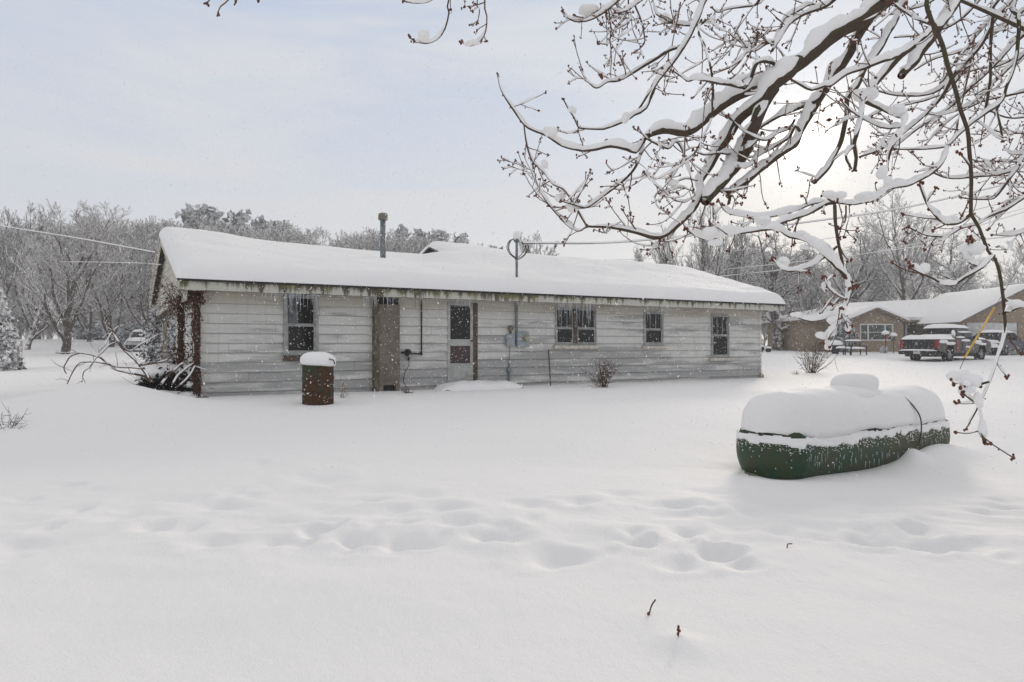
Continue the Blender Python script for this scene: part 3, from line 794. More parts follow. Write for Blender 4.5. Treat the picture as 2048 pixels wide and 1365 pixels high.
vc.rev([(rw, vz(442)), (cw, vz(440)), (cw, vz(430)), (cw * .9, vz(428)), (cw * .5, vz(426.5)), (0, vz(426.2))], 16, Matrix.Translation((vt, vy, 0)))
vc.build('flue_cap', mat('rusty_cap', (.16, .15, .13), .7, .3, .3, col2=(.24, .2, .16), vscale=9), vent)
st, sy_, ss = on_roof(1279, 557, .25)
sv = MB(); sv.tube([(st, sy_, RZ(sy_) - .05), (st, sy_, CZ - (555.5 - HZ) / F * ss - HZ0)], .045, 10); sv.build('stub_vent', MT['iron'], roof)
# service mast
my = -.07; mxs = cx
sdp = (my + HB @ HA) / (HB[0] * (1037 - 1024) / F + HB[1])
mzv = lambda py: CZ - (py - HZ) / F * sdp - HZ0
ms = MB(); ms.tube([(mxs, my, 2.45), (mxs, my, mzv(484))], .035, 10); ms.tube([(mxs, my, mzv(520)), (mxs, my, mzv(517))], .048, 10)
mast = ms.build('service_mast', MT['galv'], house)
wh = MB(); wh.rev([(.035, 0), (.075, .02), (.085, .09), (.06, .15), (0, .17)], 12, Matrix.Translation((mxs, my, mzv(486))))
wh.build('weatherhead', MT['galv'], mast)
lp = MB(); zt3 = mzv(478); zb3 = mzv(520)
for k, (w_, bot, dy) in enumerate(((.24, zb3, -.03), (.27, zb3 + .03, .02), (.22, zb3 + .06, .05))):
    pts = [(mxs - .05, my, zt3), (mxs - w_ * .8, my + dy, zt3 - .08), (mxs - w_ * 1.05, my + dy, (zt3 + bot) / 2), (mxs - w_ * .6, my + dy, bot + .08), (mxs, my + dy - .05, bot), (mxs + w_ * .9, my + dy, bot + .12), (mxs + w_ * 1.45, my + dy, bot + .34), (mxs + w_ * 1.3, my + dy, zt3 - .17)]
    lp.tube(catmull(pts, .05), .010, 6)
lp.build('drip_loop', MT['iron'], mast)
mk = MB(); mk.ball((mxs, my, mzv(474)), (.10, .10, .14), 3, .2, 5); mk.build('snow_cap', MT['snow'], mast, True)
# icicles: the long ones are single parts, the fringe of short ones is one part
_ic = NB('ice', .12, .5); _ic.b.inputs['Transmission Weight'].default_value = .75; _ic.col((.86, .9, .93)); _ic.b.inputs['IOR'].default_value = 1.31
MT['ice'] = _ic.m
icm = MB(); n = 7
prof = [(.0, -1.0), (.18, -.93), (.4, -.7), (.55, -.45), (.8, -.2), (1.0, 0)]
icm.rev([(r, z) for r, z in prof], n)
icme = bpy.data.meshes.new('icicle'); icme.from_pydata(np.concatenate(icm.v).tolist(), [], icm.f); icme.materials.append(MT['ice'])
icme.polygons.foreach_set('use_smooth', np.ones(len(icme.polygons), bool))
irng = random.Random(8)
cl = [(566, 634, 24, 44), (1112, 1188, 24, 42), (1290, 1330, 9, 34), (728, 795, 16, 32), (905, 945, 10, 22), (1330, 1340, 4, 30), (520, 560, 6, 20), (1222, 1240, 4, 26)]
cnt = 0
for a_, b_, nn, mx_ in cl:
    for k in range(nn):
        px = irng.uniform(a_, b_); h = mx_ * irng.uniform(.35, 1.0)
        t_, z_ = wp(px, 590, -.44); s_ = (-.44 + HB @ HA) / (HB[0] * (px - 1024) / F + HB[1])
        o = bpy.data.objects.new('icicle', icme); COL.objects.link(o); o.parent = house
        o.location = (t_, -.435 + irng.uniform(-.012, .012), 2.185); w = irng.uniform(.007, .013); o.scale = (w, w, h / F * s_)
        o.rotation_euler = (irng.uniform(-.03, .03), irng.uniform(-.03, .03), 0)
        cnt += 1
fr = MB()
for k in range(330):
    t_ = irng.uniform(-.3, 17.2); d_ = vn(np.array([t_ * 1.3, .5, .2]), 31)
    if d_ < -.15: continue
    h = irng.uniform(.03, .11) * (1 + max(0, d_) * 1.6); w = irng.uniform(.004, .008)
    fr.rev([(r * w, z * h) for r, z in prof[::2] + prof[-1:]], 5, Matrix.Translation((t_, -.437 + irng.uniform(-.01, .01), 2.184)), cap=False)
fo = fr.build('short_icicles', MT['ice'], house, True); fo['kind'] = 'stuff'
# low foundation line and vent holes are under the snow; the snow covered door step
def snow_lump(name, cx_, cy_, lx, ly, h, z0_, rot=0, seed=0, parent=None, n=26, pw=3.0):
    """flat-bottomed rounded heap of snow, real volume"""
    u = np.linspace(-1, 1, n); U, V_ = np.meshgrid(u, u)
    rr2 = (np.abs(U) ** pw + np.abs(V_) ** pw)
    # map the square to a rounded outline
    k = np.maximum(np.abs(U), np.abs(V_)) / (rr2 ** (1 / pw) + 1e-9)
    Ux, Vy = U * k, V_ * k
    rad = np.maximum(np.abs(U), np.abs(V_))
    H = h * np.sqrt(np.clip(1 - rad ** 3.2, 0, 1))
    pz = np.stack([Ux * lx * 2.2, Vy * ly * 2.2, np.zeros_like(Ux) + seed], -1)
    H = H * (1 + .18 * fbm(pz, 3, seed)) 
    sc_ = 1 + .06 * fbm(pz * 1.5 + 5, 2, seed + 3)
    x_ = Ux * lx / 2 * sc_; y_ = Vy * ly / 2 * sc_
    c_, s_ = math.cos(rot), math.sin(rot)
    XX, YY = cx_ + c_ * x_ - s_ * y_, cy_ + s_ * x_ + c_ * y_
    top = np.stack([XX, YY, z0_ + H], -1).reshape(-1, 3); bot = np.stack([XX, YY, np.full_like(XX, z0_ - .002)], -1).reshape(-1, 3)
    ii_ = np.arange(n * n).reshape(n, n)
    q = np.stack([ii_[:-1, :-1], ii_[:-1, 1:], ii_[1:, 1:], ii_[1:, :-1]], -1).reshape(-1, 4)
    return link(name, mesh_np(name, np.concatenate([top, bot]), np.concatenate([q, q[:, ::-1] + n * n])), MT['snow'], parent)
s0, _ = wp(872, 778, -.5); s1, _ = wp(1042, 778, -.5)
step = empty('door_step', (0, 0, 0), 0, 'low step under a flat pillow of snow below the storm door', 'step')
step.location = house.matrix_world @ Vector((0, 0, 0)) if False else (HA[0], HA[1], HZ0); step.rotation_euler = (0, 0, TH)
sm_ = MB(); sm_.box(s0 + .1, s1 - .1, -.85, -.1, -.15, .03, .02); sm_.build('slab', mat('concrete', (.3, .29, .27), .9, var=.2, vscale=5), step)
snow_lump('snow_cap', (s0 + s1) / 2, -.48, (s1 - s0), .86, .25, -.05, 0, 3, step, n=44, pw=5)
slab = empty('concrete_slab', (HA[0], HA[1], HZ0), TH, 'mossy edged concrete slab end showing at the snowy house corner', 'slab')
q = MB(); q.box(-1.0, .15, -.42, 1.6, -.2, .015, .02); q.build('slab_block', mat('mossy_concrete', (.10, .11, .06), .95, spec=.1, col2=(.26, .25, .21), vscale=9), slab)
snow_lump('snow_cap', -.62, .52, 1.5, 1.8, .15, .012, .25, 6, slab, n=30, pw=2.3)
# ------------------------------------------------------------------ propane tank
tank = empty('propane_tank', (TANK_C[0], TANK_C[1], 0), TANK_A, 'dark green horizontal fuel tank under a thick rounded snow cap', 'tank')
RX = Matrix.Rotation(R(90), 4, 'Y')
def tank_prof(r, half, cap, n=8):
    p = []
    for i in range(n + 1):
        a = i / n * math.pi / 2
        p.append((r * math.sin(a), -half - cap * math.cos(a)))
    return p + [(r * 1.0, -half + .02)] + [(r, z) for z in np.linspace(-half + .1, half - .1, 10)] + [(r, half - .02)] + [(r * math.cos(i / n * math.pi / 2), half + cap * math.sin(i / n * math.pi / 2)) for i in range(n + 1)]
_b = NB('mossy_green_paint', .45, .4)
_n1 = _b.noise(_b.map((.8, 1, 1)), 2.2, 6, .65); _n2 = _b.noise(_b.map((6, 1.5, 1.0)), 1.5, 5, .7)
_gr = _b.mix(_b.rng(_n1, .38, .62), (.010, .046, .020), (.042, .042, .013))
_b.col(_b.mix(_b.rng(_n2, .58, .72), _gr, (.05, .035, .015)))
_b.bump(_b.noise(_b.co, 30, 4), .25, .01)
tm = MB(); tm.rev(tank_prof(TANK_R, TANK_L, .24), 40, Matrix.Translation((0, 0, TANK_Z)) @ RX)
tm.build('shell', _b.m, tank, True)
lg = MB()
for sx in (-1, 1): lg.box(sx * .95 - .05, sx * .95 + .05, -.12, .2, -.3, TANK_Z - .3)
lg.build('foot', MT['iron'], tank)
def tank_snow():
    na, nc = 130, 44
    L_ = TANK_L + .22 + .05
    U = np.linspace(-1, 1, na); U = np.sign(U) * (1 - (1 - np.abs(U)) ** 1.7)
    V = []
    C = np.linspace(0, 1, nc)
    for u in U:
        ax = u * L_
        e = max(0.0, 1 - (max(0, abs(ax) - TANK_L + .28) / (.22 + .05 + .28)) ** 2.2) ** .5
        w = .475 * max(e, .01); zb = TANK_Z + .215
        ht = .46 * max(e, .01) ** .75
        ht *= 1 + .06 * vn(np.array([ax * 1.2, 0, 3.]), 2)
        if ax > .9: ht *= .97
        a = math.pi * C
        x_ = -np.cos(a); z_ = np.sin(a)
        yy = np.sign(x_) * np.abs(x_) ** .8 * w; zz_ = zb + np.abs(z_) ** .72 * ht
        V.append(np.stack([np.full(nc, ax), yy, zz_], -1))
    V = np.array(V)
    n_ = unit(V - np.array([0, 0, TANK_Z]) * 1.0 - V * np.array([1, 0, 0]))
    V = V + n_ * (.022 * fbm(V * 3.2, 3, 5) + .008 * fbm(V * 16, 3, 6))[..., None]
    # ragged lower edge, drooping at the near left end
    lo = np.abs(C - .5) * 2
    edge = (lo ** 8)[None, :] * (.045 * fbm(V * np.array([4, 1, 0]) + 9, 4, 8) - .035 * np.exp(-((V[..., 0] + 1.0) / .5) ** 2))
    V[..., 2] += edge
    bot = V.copy(); 
    ii_ = np.arange(na * nc).reshape(na, nc)
    q = np.stack([ii_[:-1, :-1], ii_[1:, :-1], ii_[1:, 1:], ii_[:-1, 1:]], -1).reshape(-1, 4)
    # underside closes the blanket
    q2 = np.stack([ii_[:-1, 0], ii_[:-1, -1], ii_[1:, -1], ii_[1:, 0]], -1)
    return V.reshape(-1, 3), np.concatenate([q, q2])
tcap = link('snow_cap', mesh_np('tank_snow', *tank_snow()), MT['snow'], tank)
dm_ = MB(); Vd, Fd = ICO[4]
zc_ = TANK_Z + TANK_R + .315
dd = Vd.copy(); up = dd[:, 2] > 0
dd = np.column_stack([np.sign(dd[:, 0]) * np.abs(dd[:, 0]) ** .8 * .33, np.sign(dd[:, 1]) * np.abs(dd[:, 1]) ** .8 * .24, np.sign(dd[:, 2]) * np.abs(dd[:, 2]) ** .8 * np.where(up, .16, .15)])
dd *= (1 + .06 * fbm(Vd * 1.5, 3, 4) + .015 * fbm(Vd * 8, 2, 5))[:, None]
# the lump leans towards the far end and curls over there
dd[:, 0] += np.clip(-dd[:, 2], 0, 1) * -.25
dm_.add(dd + np.array([.10, -.02, zc_ - .075]), Fd)
dm_.ball((-.10, -.02, zc_ - .19), (.36, .32, .13), 3, .08, 3); dm_.ball((.12, .0, zc_ - .19), (.34, .3, .12), 3, .1, 4); dm_.build('dome_snow', MT['snow'], tank, True)
dmm = MB(); dmm.rev([(.2, TANK_Z + TANK_R - .04), (.2, TANK_Z + TANK_R + .16), (.15, TANK_Z + TANK_R + .2), (0, TANK_Z + TANK_R + .22)], 16, Matrix.Translation((.06, 0, 0))); dmm.build('valve_dome', MT['iron'], tank)
# clinging frost on the flank
r_ = np.random.default_rng(4)
def flank(u, z, out):
    """point on the camera side of the shell: u runs round the near cap and along the flank, z above the axis"""
    rr2 = math.sqrt(max(1e-6, TANK_R ** 2 - z * z)); capl = .9
    if u < capl:      # over the near end cap, from its far edge to the flank
        a = (1 - u / capl) * math.pi * .95; y = -rr2 * math.cos(a); x = -TANK_L - .24 * math.sin(a) * rr2 / TANK_R
        n = unit(np.array((-math.sin(a) * .8, -math.cos(a), z / TANK_R)))
    else:
        x = -TANK_L + (u - capl); y = -rr2
        over = max(0, x - TANK_L)
        if over > 0: y *= math.sqrt(max(.02, 1 - (over / .24) ** 2))
        n = unit(np.array((0, y, z)))
    return np.array((x, y, TANK_Z + z)) + n * out
fu = np.arange(0, .9 + 2 * TANK_L + .22, .0125); fz = np.arange(.02, .262, .0125)
FU, FZ = np.meshgrid(fu, fz)
pn_ = np.stack([FU * 5, FZ * 9, np.zeros_like(FU)], -1)
dens = fbm(pn_ * 2.2, 4, 15) * .9 + fbm(pn_ * .5, 2, 16) * .35 + (FZ - (.11 - .05 * np.exp(-((FU - 1.5) / .5) ** 2))) * 13
thk = .006 + .016 * np.clip(dens, 0, 1.2) ** .6 * (1 + .7 * fbm(pn_ * 3.1, 3, 17)) * sst(.225, .175, FZ)
Pv = np.array([[flank(u, z, t) for u, z, t in zip(ru, rz_, rt)] for ru, rz_, rt in zip(FU, FZ, np.where(dens > 0, thk, -.012))])
ii_ = np.arange(FU.size).reshape(FU.shape); q = np.stack([ii_[:-1, :-1], ii_[:-1, 1:], ii_[1:, 1:], ii_[1:, :-1]], -1)
dm4 = np.maximum.reduce([dens[:-1, :-1], dens[:-1, 1:], dens[1:, 1:], dens[1:, :-1]]); top4 = FZ[:-1, :-1] > .19 + .035 * fbm(pn_[:-1, :-1] * 1.3, 2, 18)
V1, Q1 = Pv.reshape(-1, 3), q[(dm4 > 0) & ~top4].reshape(-1, 4)
fc, fr_ = [], []
for k in range(1700):
    u = r_.uniform(0, fu[-1]); z = r_.uniform(.0, .17); 
    if r_.random() > (z + .02) / .15: continue
    s_ = r_.uniform(.0025, .0075); fc.append(flank(u, z, .003)); fr_.append((s_ * 1.15, s_, s_ * r_.uniform(.7, 1.3)))
V, Q = blobs_np(fc, np.array(fr_), 1)
Q = np.column_stack([Q, Q[:, 2]])
link('frost_crust', mesh_np('frost_crust', V1, Q1), MT['branch_snow'], tank)
V, Q = blobs_np(fc, np.array(fr_), 1)
o = link('clinging_frost', mesh_np('clinging_frost', V, Q), MT['snow'], tank); o['kind'] = 'stuff'
im = MB()
for k in range(75):
    ax = r_.uniform(-TANK_L - .15, TANK_L); zz_ = r_.uniform(-.17, .04); y = -math.sqrt(TANK_R ** 2 - zz_ ** 2) - .006
    if abs(ax) > TANK_L: y *= .75
    h = r_.uniform(.03, .1); w = r_.uniform(.0035, .006)
    im.rev([(r * w, z * h) for r, z in prof[::2] + prof[-1:]], 5, Matrix.Translation((ax, y, TANK_Z + zz_)), cap=False)
o = im.build('tank_icicles', MT['ice'], tank, True); o['kind'] = 'stuff'
hose = MB(); hose.tube(catmull([(.60, -.22, .80), (.64, -.38, .71), (.71, -.50, .52), (.74, -.515, .33), (.72, -.49, .12)], .03), .008, 8)
hose.build('tank_hose', MT['iron'], tank, True)
bl_ = MB(); bl_.box(-1.90, -1.66, .05, .36, -.22, -.085, .01); 
o = bl_.build('concrete_block', mat('damp_concrete', (.18, .17, .15), .9, var=.3, vscale=7)); o.location = (TANK_C[0], TANK_C[1], 0); o.rotation_euler = (0, 0, TANK_A)
tag(o, 'grey concrete pad corner poking out under the near tank end', 'pad')

# ------------------------------------------------------------------ oil drum
D_D = 13.35
dp = P(636, 806, D_D); dr = .292
drum = empty('oil_drum', (dp[0], dp[1], dp[2] - .03), .3, 'rusty green steel drum wearing a puffy hat of snow', 'drum')
_b = NB('rusty_green_drum', .8, .2)
_z = _b.xyz()[2]
_n1 = _b.noise(_b.map((1, 1, .8)), 3.4, 6, .7); _n2 = _b.noise(_b.map((3, 3, 1)), 3.0, 5, .7)
_rust = _b.mix(_n2, (.035, .018, .010), (.10, .045, .02))
_rust = _b.mix(_b.rng(_b.noise(_b.co, 12, 4), .5, .65), _rust, (.035, .02, .012))
_b.col(_b.mix(_b.rng(_b.math('ADD', _n1, _b.math('MULTIPLY', _z, .25)), .57, .72), _rust, (.034, .052, .028)))
_b.bump(_b.noise(_b.co, 25, 4), .3, .01)
h_ = .74
pr = [(0, 0), (dr, 0), (dr, .02), (dr * .985, .05)]
for zb_ in (.25, .5):
    pr += [(dr * .985, zb_ - .03), (dr * 1.025, zb_), (dr * .985, zb_ + .03)]
pr += [(dr * .985, h_ - .03), (dr * 1.02, h_ - .01), (dr * 1.0, h_), (dr * .95, h_), (dr * .95, h_ - .03), (0, h_ - .03)]
m = MB(); m.rev(pr, 32, cap=False); m.build('drum_body', _b.m, drum, True)
m = MB(); V, Fc = ICO[4]
d_ = np.column_stack([np.sign(V[:, 0]) * np.abs(V[:, 0]) ** .85 * .325, np.sign(V[:, 1]) * np.abs(V[:, 1]) ** .85 * .325, np.where(V[:, 2] > 0, np.abs(V[:, 2]) ** .75 * .21, -np.abs(V[:, 2]) ** .6 * .07)])
d_ *= (1 + .07 * fbm(V * 1.6, 3, 12) + .02 * fbm(V * 7, 2, 2))[:, None]
d_[:, 2] += .05 * np.clip(-V[:, 0], -1, 1) * .5
m.add(d_ + np.array([0, 0, h_ + .045]), Fc); m.build('snow_cap', MT['snow'], drum, True)
m = MB(); m.tube([(.19, -.27, h_ + .12), (.27, -.31, h_ + .1), (.29, -.3, h_ + .02)], .012, 6); m.build('wire_hook', MT['iron'], drum)

# ------------------------------------------------------------------ plants and sticks near the house
def hw(t, y, z): 
    p = HA + HU * t + HB * y
    return np.array((p[0], p[1], z + HZ0))
MT['stem'] = mat('brown_stem', (.10, .06, .042), .85, var=.4, vscale=12)
MT['dry'] = mat('dry_weed', (.26, .20, .13), .9, var=.35, vscale=20)
MT['leaf'] = mat('withered_leaf', (.11, .042, .018), .9, var=.5, vscale=15)
def shrub(name, base, n, h, spread, label, seed, mt=None, snow=True, r0=.008, forks=2, cat='shrub', group=None):
    rg_ = np.random.default_rng(seed); polys = []; pts_s = []
    for i in range(n):
        a = rg_.uniform(0, 2 * math.pi); tilt = rg_.uniform(.05, spread)
        d = np.array((math.cos(a) * tilt, math.sin(a) * tilt, 1.0)); d /= np.linalg.norm(d)
        L_ = h * rg_.uniform(.55, 1.05); p = np.array((math.cos(a), math.sin(a), 0)) * rg_.uniform(0, .1) * h
        ps = [p - np.array((0, 0, .1))]
        for k in range(5):
            ps.append(ps[-1] + d * L_ / 5); d = unit(d + rg_.normal(0, .10, 3) + np.array((0, 0, -.03 * tilt)))
        ps = np.array(ps); polys.append((ps, np.linspace(r0, r0 * .45, 6))); pts_s += list(ps[2:])
        for f in range(forks):
            k = rg_.integers(2, 5); d2 = unit(ps[k] - ps[k - 1] + rg_.normal(0, .45, 3) * np.array((1, 1, .5)))
            q = [ps[k]]
            for j in range(3): q.append(q[-1] + d2 * L_ * .14); d2 = unit(d2 + np.array((0, 0, .15)) + rg_.normal(0, .12, 3))
            polys.append((np.array(q), np.linspace(r0 * .6, r0 * .3, 4)))
    root = empty(name, base, 0, label, cat, group)
    link('stems', mesh_np('stems', *tubes_np(polys, 4)), mt or MT['stem'], root)
    if snow:
        c = [p for p in pts_s if rg_.random() < .35]
        if c:
            V, Q = blobs_np(np.array(c), np.column_stack([rg_.uniform(.008, .022, len(c)) for _ in range(3)]) * (h / .9), 1)
            o = link('snow_bits', mesh_np('snow_bits', V, Q), MT['snow'], root); o['kind'] = 'stuff'
    return root
d_s = 17.9
b_ = P(1205, 772, d_s); shrub('bare_shrub', (b_[0], b_[1], gzs(b_[0], b_[1]) - .02), 46, .85, .75, 'leafless brown bush against the white siding below the twin window', 3, forks=3)
b_ = P(1622, 742, 26.5); shrub('bare_shrub', (b_[0], b_[1], gzs(b_[0], b_[1])), 34, 1.35, .95, 'bare fan shaped bush in open snow left of the slatted bench', 4, r0=.012)
b_ = P(815, 780, 15.7); shrub('dead_plant', (b_[0], b_[1], gzs(b_[0], b_[1])), 26, .28, .8, 'low dark dead clump at the foot of the brown chimney panel', 6, r0=.006, cat='plant')
b_ = P(14, 812, 10.6); shrub('bare_shrub', (b_[0], b_[1], gzs(b_[0], b_[1]) - .05), 16, .5, 1.4, 'low snow dusted twigs at the left edge of the yard', 8, r0=.006)
for i, (px, h, lab) in enumerate(((682, .62, 'taller dry seed stalk standing just right of the rusty drum'), (690, .5, 'shorter dry seed stalk leaning right of the rusty drum'))):
    b_ = P(px, 789, 14.6); shrub('dry_weed', (b_[0], b_[1], gzs(b_[0], b_[1])), 3, h, .25, lab, 11 + i, MT['dry'], True, .006, 3, 'weed', 'dry weeds beside the drum')
b_ = P(1590, 742, 25.5); shrub('dry_grass', (b_[0], b_[1], gzs(b_[0], b_[1])), 24, .25, 1.2, 'tuft of dry grass beside the fan shaped bush', 14, MT['dry'], True, .006, 1, 'grass')
b_ = P(1526, 756, 22.9); shrub('dry_grass', (b_[0], b_[1], gzs(b_[0], b_[1])), 14, .35, .7, 'tuft of dry grass at the far corner of the white house', 15, MT['dry'], False, .006, 1, 'grass')
# leaning stake
t_a, z_a = wp(1098, 700, -.08); t_b, z_b = wp(1102, 778, -.35)
m = MB(); m.tube([hw(t_a, -.06, z_a), hw(t_b, -.35, -.2)], .016, 8)
tag(m.build('stake', MT['stem']), 'thin brown stake leaning on the siding left of the twin window', 'stake')
# three sticks in the foreground snow
def gd(px, py): 
    d = 1.4 * F / (py - HZ)
    for _ in range(8):
        x = (px - 1024) / F * d; d = (CZ - gzs(x, d)) * F / (py - HZ)
    return np.array(((px - 1024) / F * d, d, gzs((px - 1024) / F * d, d)))
def stick(pts, rad, label, buds=()):
    b = gd(*pts[0]); Y = b[1]; o = []
    for i, (px, py) in enumerate(pts): o.append(P(px, py, Y + (.02 * i)))
    o[0][2] -= .03
    root = empty('twig', b, 0, label, 'twig', 'twigs poking out of the snow')
    m = MB(); m.tube(catmull(np.array(o) - b, .01), rad, 6); m.build('stem', MT['twig'], root)
    if buds:
        m = MB()
        for px, py in buds: m.ball(P(px, py, Y) - b, (rad * 1.9, rad * 1.9, rad * 2.4), 2)
        m.build('buds', MT['bud'], root, True)
stick([(1295, 1231), (1300, 1222), (1304, 1210), (1311, 1200)], .0042, 'longer bent twig slanting right in the front snow', ((1297, 1228),))
stick([(1356, 1274), (1357, 1263), (1358, 1254)], .0035, 'short upright budded twig on a small snow peak', ((1357, 1254), (1356, 1260), (1359, 1262), (1356, 1268)))
stick([(1574, 1097), (1575, 1090), (1579, 1088), (1584, 1088)], .004, 'tiny hooked twig in the snow nearer the tank')

# vine on the porch corner
vine = empty('climbing_vine', (HA[0], HA[1], HZ0), TH, 'rust brown climbing vine tangled round the house corner', 'vine')
rv = np.random.default_rng(21)
def local(px, py, off): 
    t, z = wp(px, py, off); return np.array((t, off, z))
polys = []; lf = []
for (px, off, rad, n, top) in ((392, -.12, .07, 24, 2.2), (362, .9, .075, 22, 2.15)):
    t_, _ = wp(px, 690, off)
    for k in range(n):
        ph = rv.uniform(0, 6.28); rr2 = rad * rv.uniform(.2, 1.1); ps = []
        zlo = -.1 if (px > 380 or rv.random() < .3) else rv.uniform(.55, .8)
        for j, z in enumerate(np.arange(zlo, top, .09)):
            ps.append((t_ + rr2 * math.cos(ph) + rv.normal(0, .014), off + rr2 * math.sin(ph) + rv.normal(0, .014), z)); ph += rv.normal(.12, .25)
        polys.append((np.array(ps), np.full(len(ps), rv.uniform(.004, .013))))
        for z in rv.uniform(zlo, top, 13): lf.append((t_ + rv.normal(0, rad * .8), off + rv.normal(0, rad * .8), z))
        for z in rv.uniform(top - .3, top, 12): lf.append((t_ + rv.normal(0, rad * 1.4), off + rv.normal(0, rad * 1.3), z))
    if px < 380:
        for z in rv.normal(.85, .16, 300): lf.append((t_ + rv.normal(0, .09), off + rv.normal(0, .09), z))
def cane(p0, d, L_, n, sag, r0):
    ps = [np.array(p0, float)]; d = np.array(d, float)
    for k in range(n): ps.append(ps[-1] + unit(d) * L_ / n); d = unit(d) + np.array((0, 0, sag)) + rv.normal(0, .13, 3)
    return np.array(ps), np.linspace(r0, r0 * .45, n + 1)
for k in range(70):   # loops and strands between the stems and out over the gable
    p = np.array((rv.uniform(-.75, .0), rv.uniform(-.1, 1.0), rv.uniform(.2, 2.1)))
    polys.append(cane(p, rv.normal(0, 1, 3) + np.array((-.3, .2, .2)), rv.uniform(.4, .9), 9, -.12, rv.uniform(.003, .006)))
for k in range(46):
    p = np.array((-.38 + rv.normal(0, .05), rv.uniform(-.1, 1.6), rv.uniform(1.8, 2.3)))
    c = cane(p, (rv.uniform(-.6, .05), rv.uniform(.3, 1.1), rv.uniform(-.4, 1.0)), rv.uniform(.6, 1.7), 10, -.10, .006); polys.append(c)
    for q in c[0][2:]:
        if rv.random() < .22: lf.append(q + rv.normal(0, .03, 3))
link('stems', mesh_np('stems', *tubes_np(polys, 4)), mat('vine_bark', (.088, .043, .027), .9, var=.5, vscale=14), vine)
def leaves_np(C, s0, s1, rg_):
    C = np.asarray(C, float); n = len(C)
    a = unit(rg_.normal(0, 1, (n, 3))); b = unit(np.cross(a, rg_.normal(0, 1, (n, 3)))); s = rg_.uniform(s0, s1, (n, 1))
    V = np.stack([C - a * s, C + b * s * .6 + np.cross(a, b) * s * .25, C + a * s, C - b * s * .6 + np.cross(a, b) * s * .25], 1)
    return V.reshape(-1, 3), np.arange(4 * n).reshape(n, 4)
o = link('leaves', mesh_np('leaves', *leaves_np(lf, .016, .04, rv), smooth=False), MT['leaf'], vine); o['kind'] = 'stuff'

# brush pile, snow heaps and fallen boughs left of the corner
def snow_on(polys, w0, up, seed, step=.03, steep=.8, name='snow_cover', parent=None, keep=-.25, mt=None):
    """rounded lumpy ridges of snow lying on branches; polys: (pts, radii)"""
    Vs, Qs, b = [], [], 0
    k = 10
    ang = np.arange(k) * 2 * math.pi / k
    for pi, (p, r) in enumerate(polys):
        n = len(p)
        if n < 4: continue
        T = unit(np.gradient(p, axis=0))
        s = np.abs(T[:, 2])
        lump = fbm(p * 4.5 + pi * 3.7, 3, seed)
        a = sst(steep + .14, steep - .18, s) * sst(keep - .12, keep + .12, lump)
        a[:1] = 0; a[-1:] = 0
        if n > 8: a = np.convolve(np.pad(a, 2, mode='constant'), np.array([.15, .22, .26, .22, .15]), 'valid')
        if a.max() < .12: continue
        upv = np.array((0, 0, 1.0)) - T * T[:, 2:3]; upv = unit(upv); sd = np.cross(T, upv)
        h = (w0 + up * r) * (1 + .55 * lump) * a
        hwid = np.maximum(r * 1.12, h * .46) * np.minimum(1, a * 1.6) + .0005
        cen = p + upv * (h * .5)[:, None]
        ring = cen[:, None, :] + sd[:, None, :] * (np.cos(ang)[None, :] * hwid[:, None])[..., None] + upv[:, None, :] * (np.where(np.sin(ang) > 0, np.sin(ang) * .55, np.sin(ang) * .5)[None, :] * h[:, None])[..., None]
        ring = ring + sd[:, None, :] * 0
        jit = fbm(ring * 26, 2, seed + 5) * .22
        ring = cen[:, None, :] + (ring - cen[:, None, :]) * (1 + jit[..., None])
        idx = np.arange(n * k).reshape(n, k) + b
        q = np.stack([idx[:-1], np.roll(idx[:-1], -1, 1), np.roll(idx[1:], -1, 1), idx[1:]], -1)
        ok = (np.maximum(a[:-1], a[1:]) > .06)
        q = q[ok].reshape(-1, 4)
        Vs.append(ring.reshape(-1, 3)); Qs.append(q); b += n * k
    if not Vs: return None
    o = link(name, mesh_np(name, np.concatenate(Vs), np.concatenate(Qs)), mt or MT['snow'], parent)
    o['kind'] = 'stuff'
    return o
def bough(name, lines, label, cat, group=None, d0=13.4, seed=1):
    b = P(*lines[0][0], d0); root = empty(name, b, 0, label, cat, group); polys = []
    rg_ = np.random.default_rng(seed)
    for ln, w0, w1, dd_ in lines_iter(lines):
        d = np.linspace(d0, d0 + dd_, len(ln)); pts = np.array([np.append(P(px, py, q), q) for (px, py), q in zip(ln, d)])
        c = catmull(pts[:, :3] - b, .05); rr2 = np.linspace(w0, w1, len(c)) * .5 / F * d0
        c = c + fbm(c * 5, 2, 3)[:, None] * .012
        polys.append((c, rr2))
        if len(c) > 8:
            for j in range(int(len(c) * .22)):
                i = rg_.integers(3, len(c) - 1); dv = unit(c[i] - c[i - 1]) * .5 + rg_.normal(0, .5, 3) + np.array((0, 0, .15))
                q = [c[i]]
                for e in range(5): q.append(q[-1] + unit(dv) * rg_.uniform(.03, .07)); dv = unit(dv) + rg_.normal(0, .2, 3) + np.array((0, 0, .05))
                polys.append((np.array(q), np.linspace(.006, .003, 6)))
    link('branches', mesh_np('branches', *tubes_np(polys, 6)), MT['stem'], root)
    snow_on(polys, .010, .9, seed, parent=root, steep=.86)
    return root
def lines_iter(lines):
    for l in lines:
        yield l, l_w.get(id(l), (5, 2.2, .6))[0], l_w.get(id(l), (5, 2.2, .6))[1], l_w.get(id(l), (5, 2.2, .6))[2]
l_w = {}
A1 = [(304, 764), (292, 745), (274, 723), (257, 708), (245, 696), (236, 684), (229, 672), (224, 658), (216, 642), (209, 630)]; l_w[id(A1)] = (8, 2.5, .3)
A2 = [(297, 754), (268, 748), (236, 741), (218, 728), (202, 717), (180, 709), (158, 707), (134, 706), (111, 707)]; l_w[id(A2)] = (5, 2, .5)
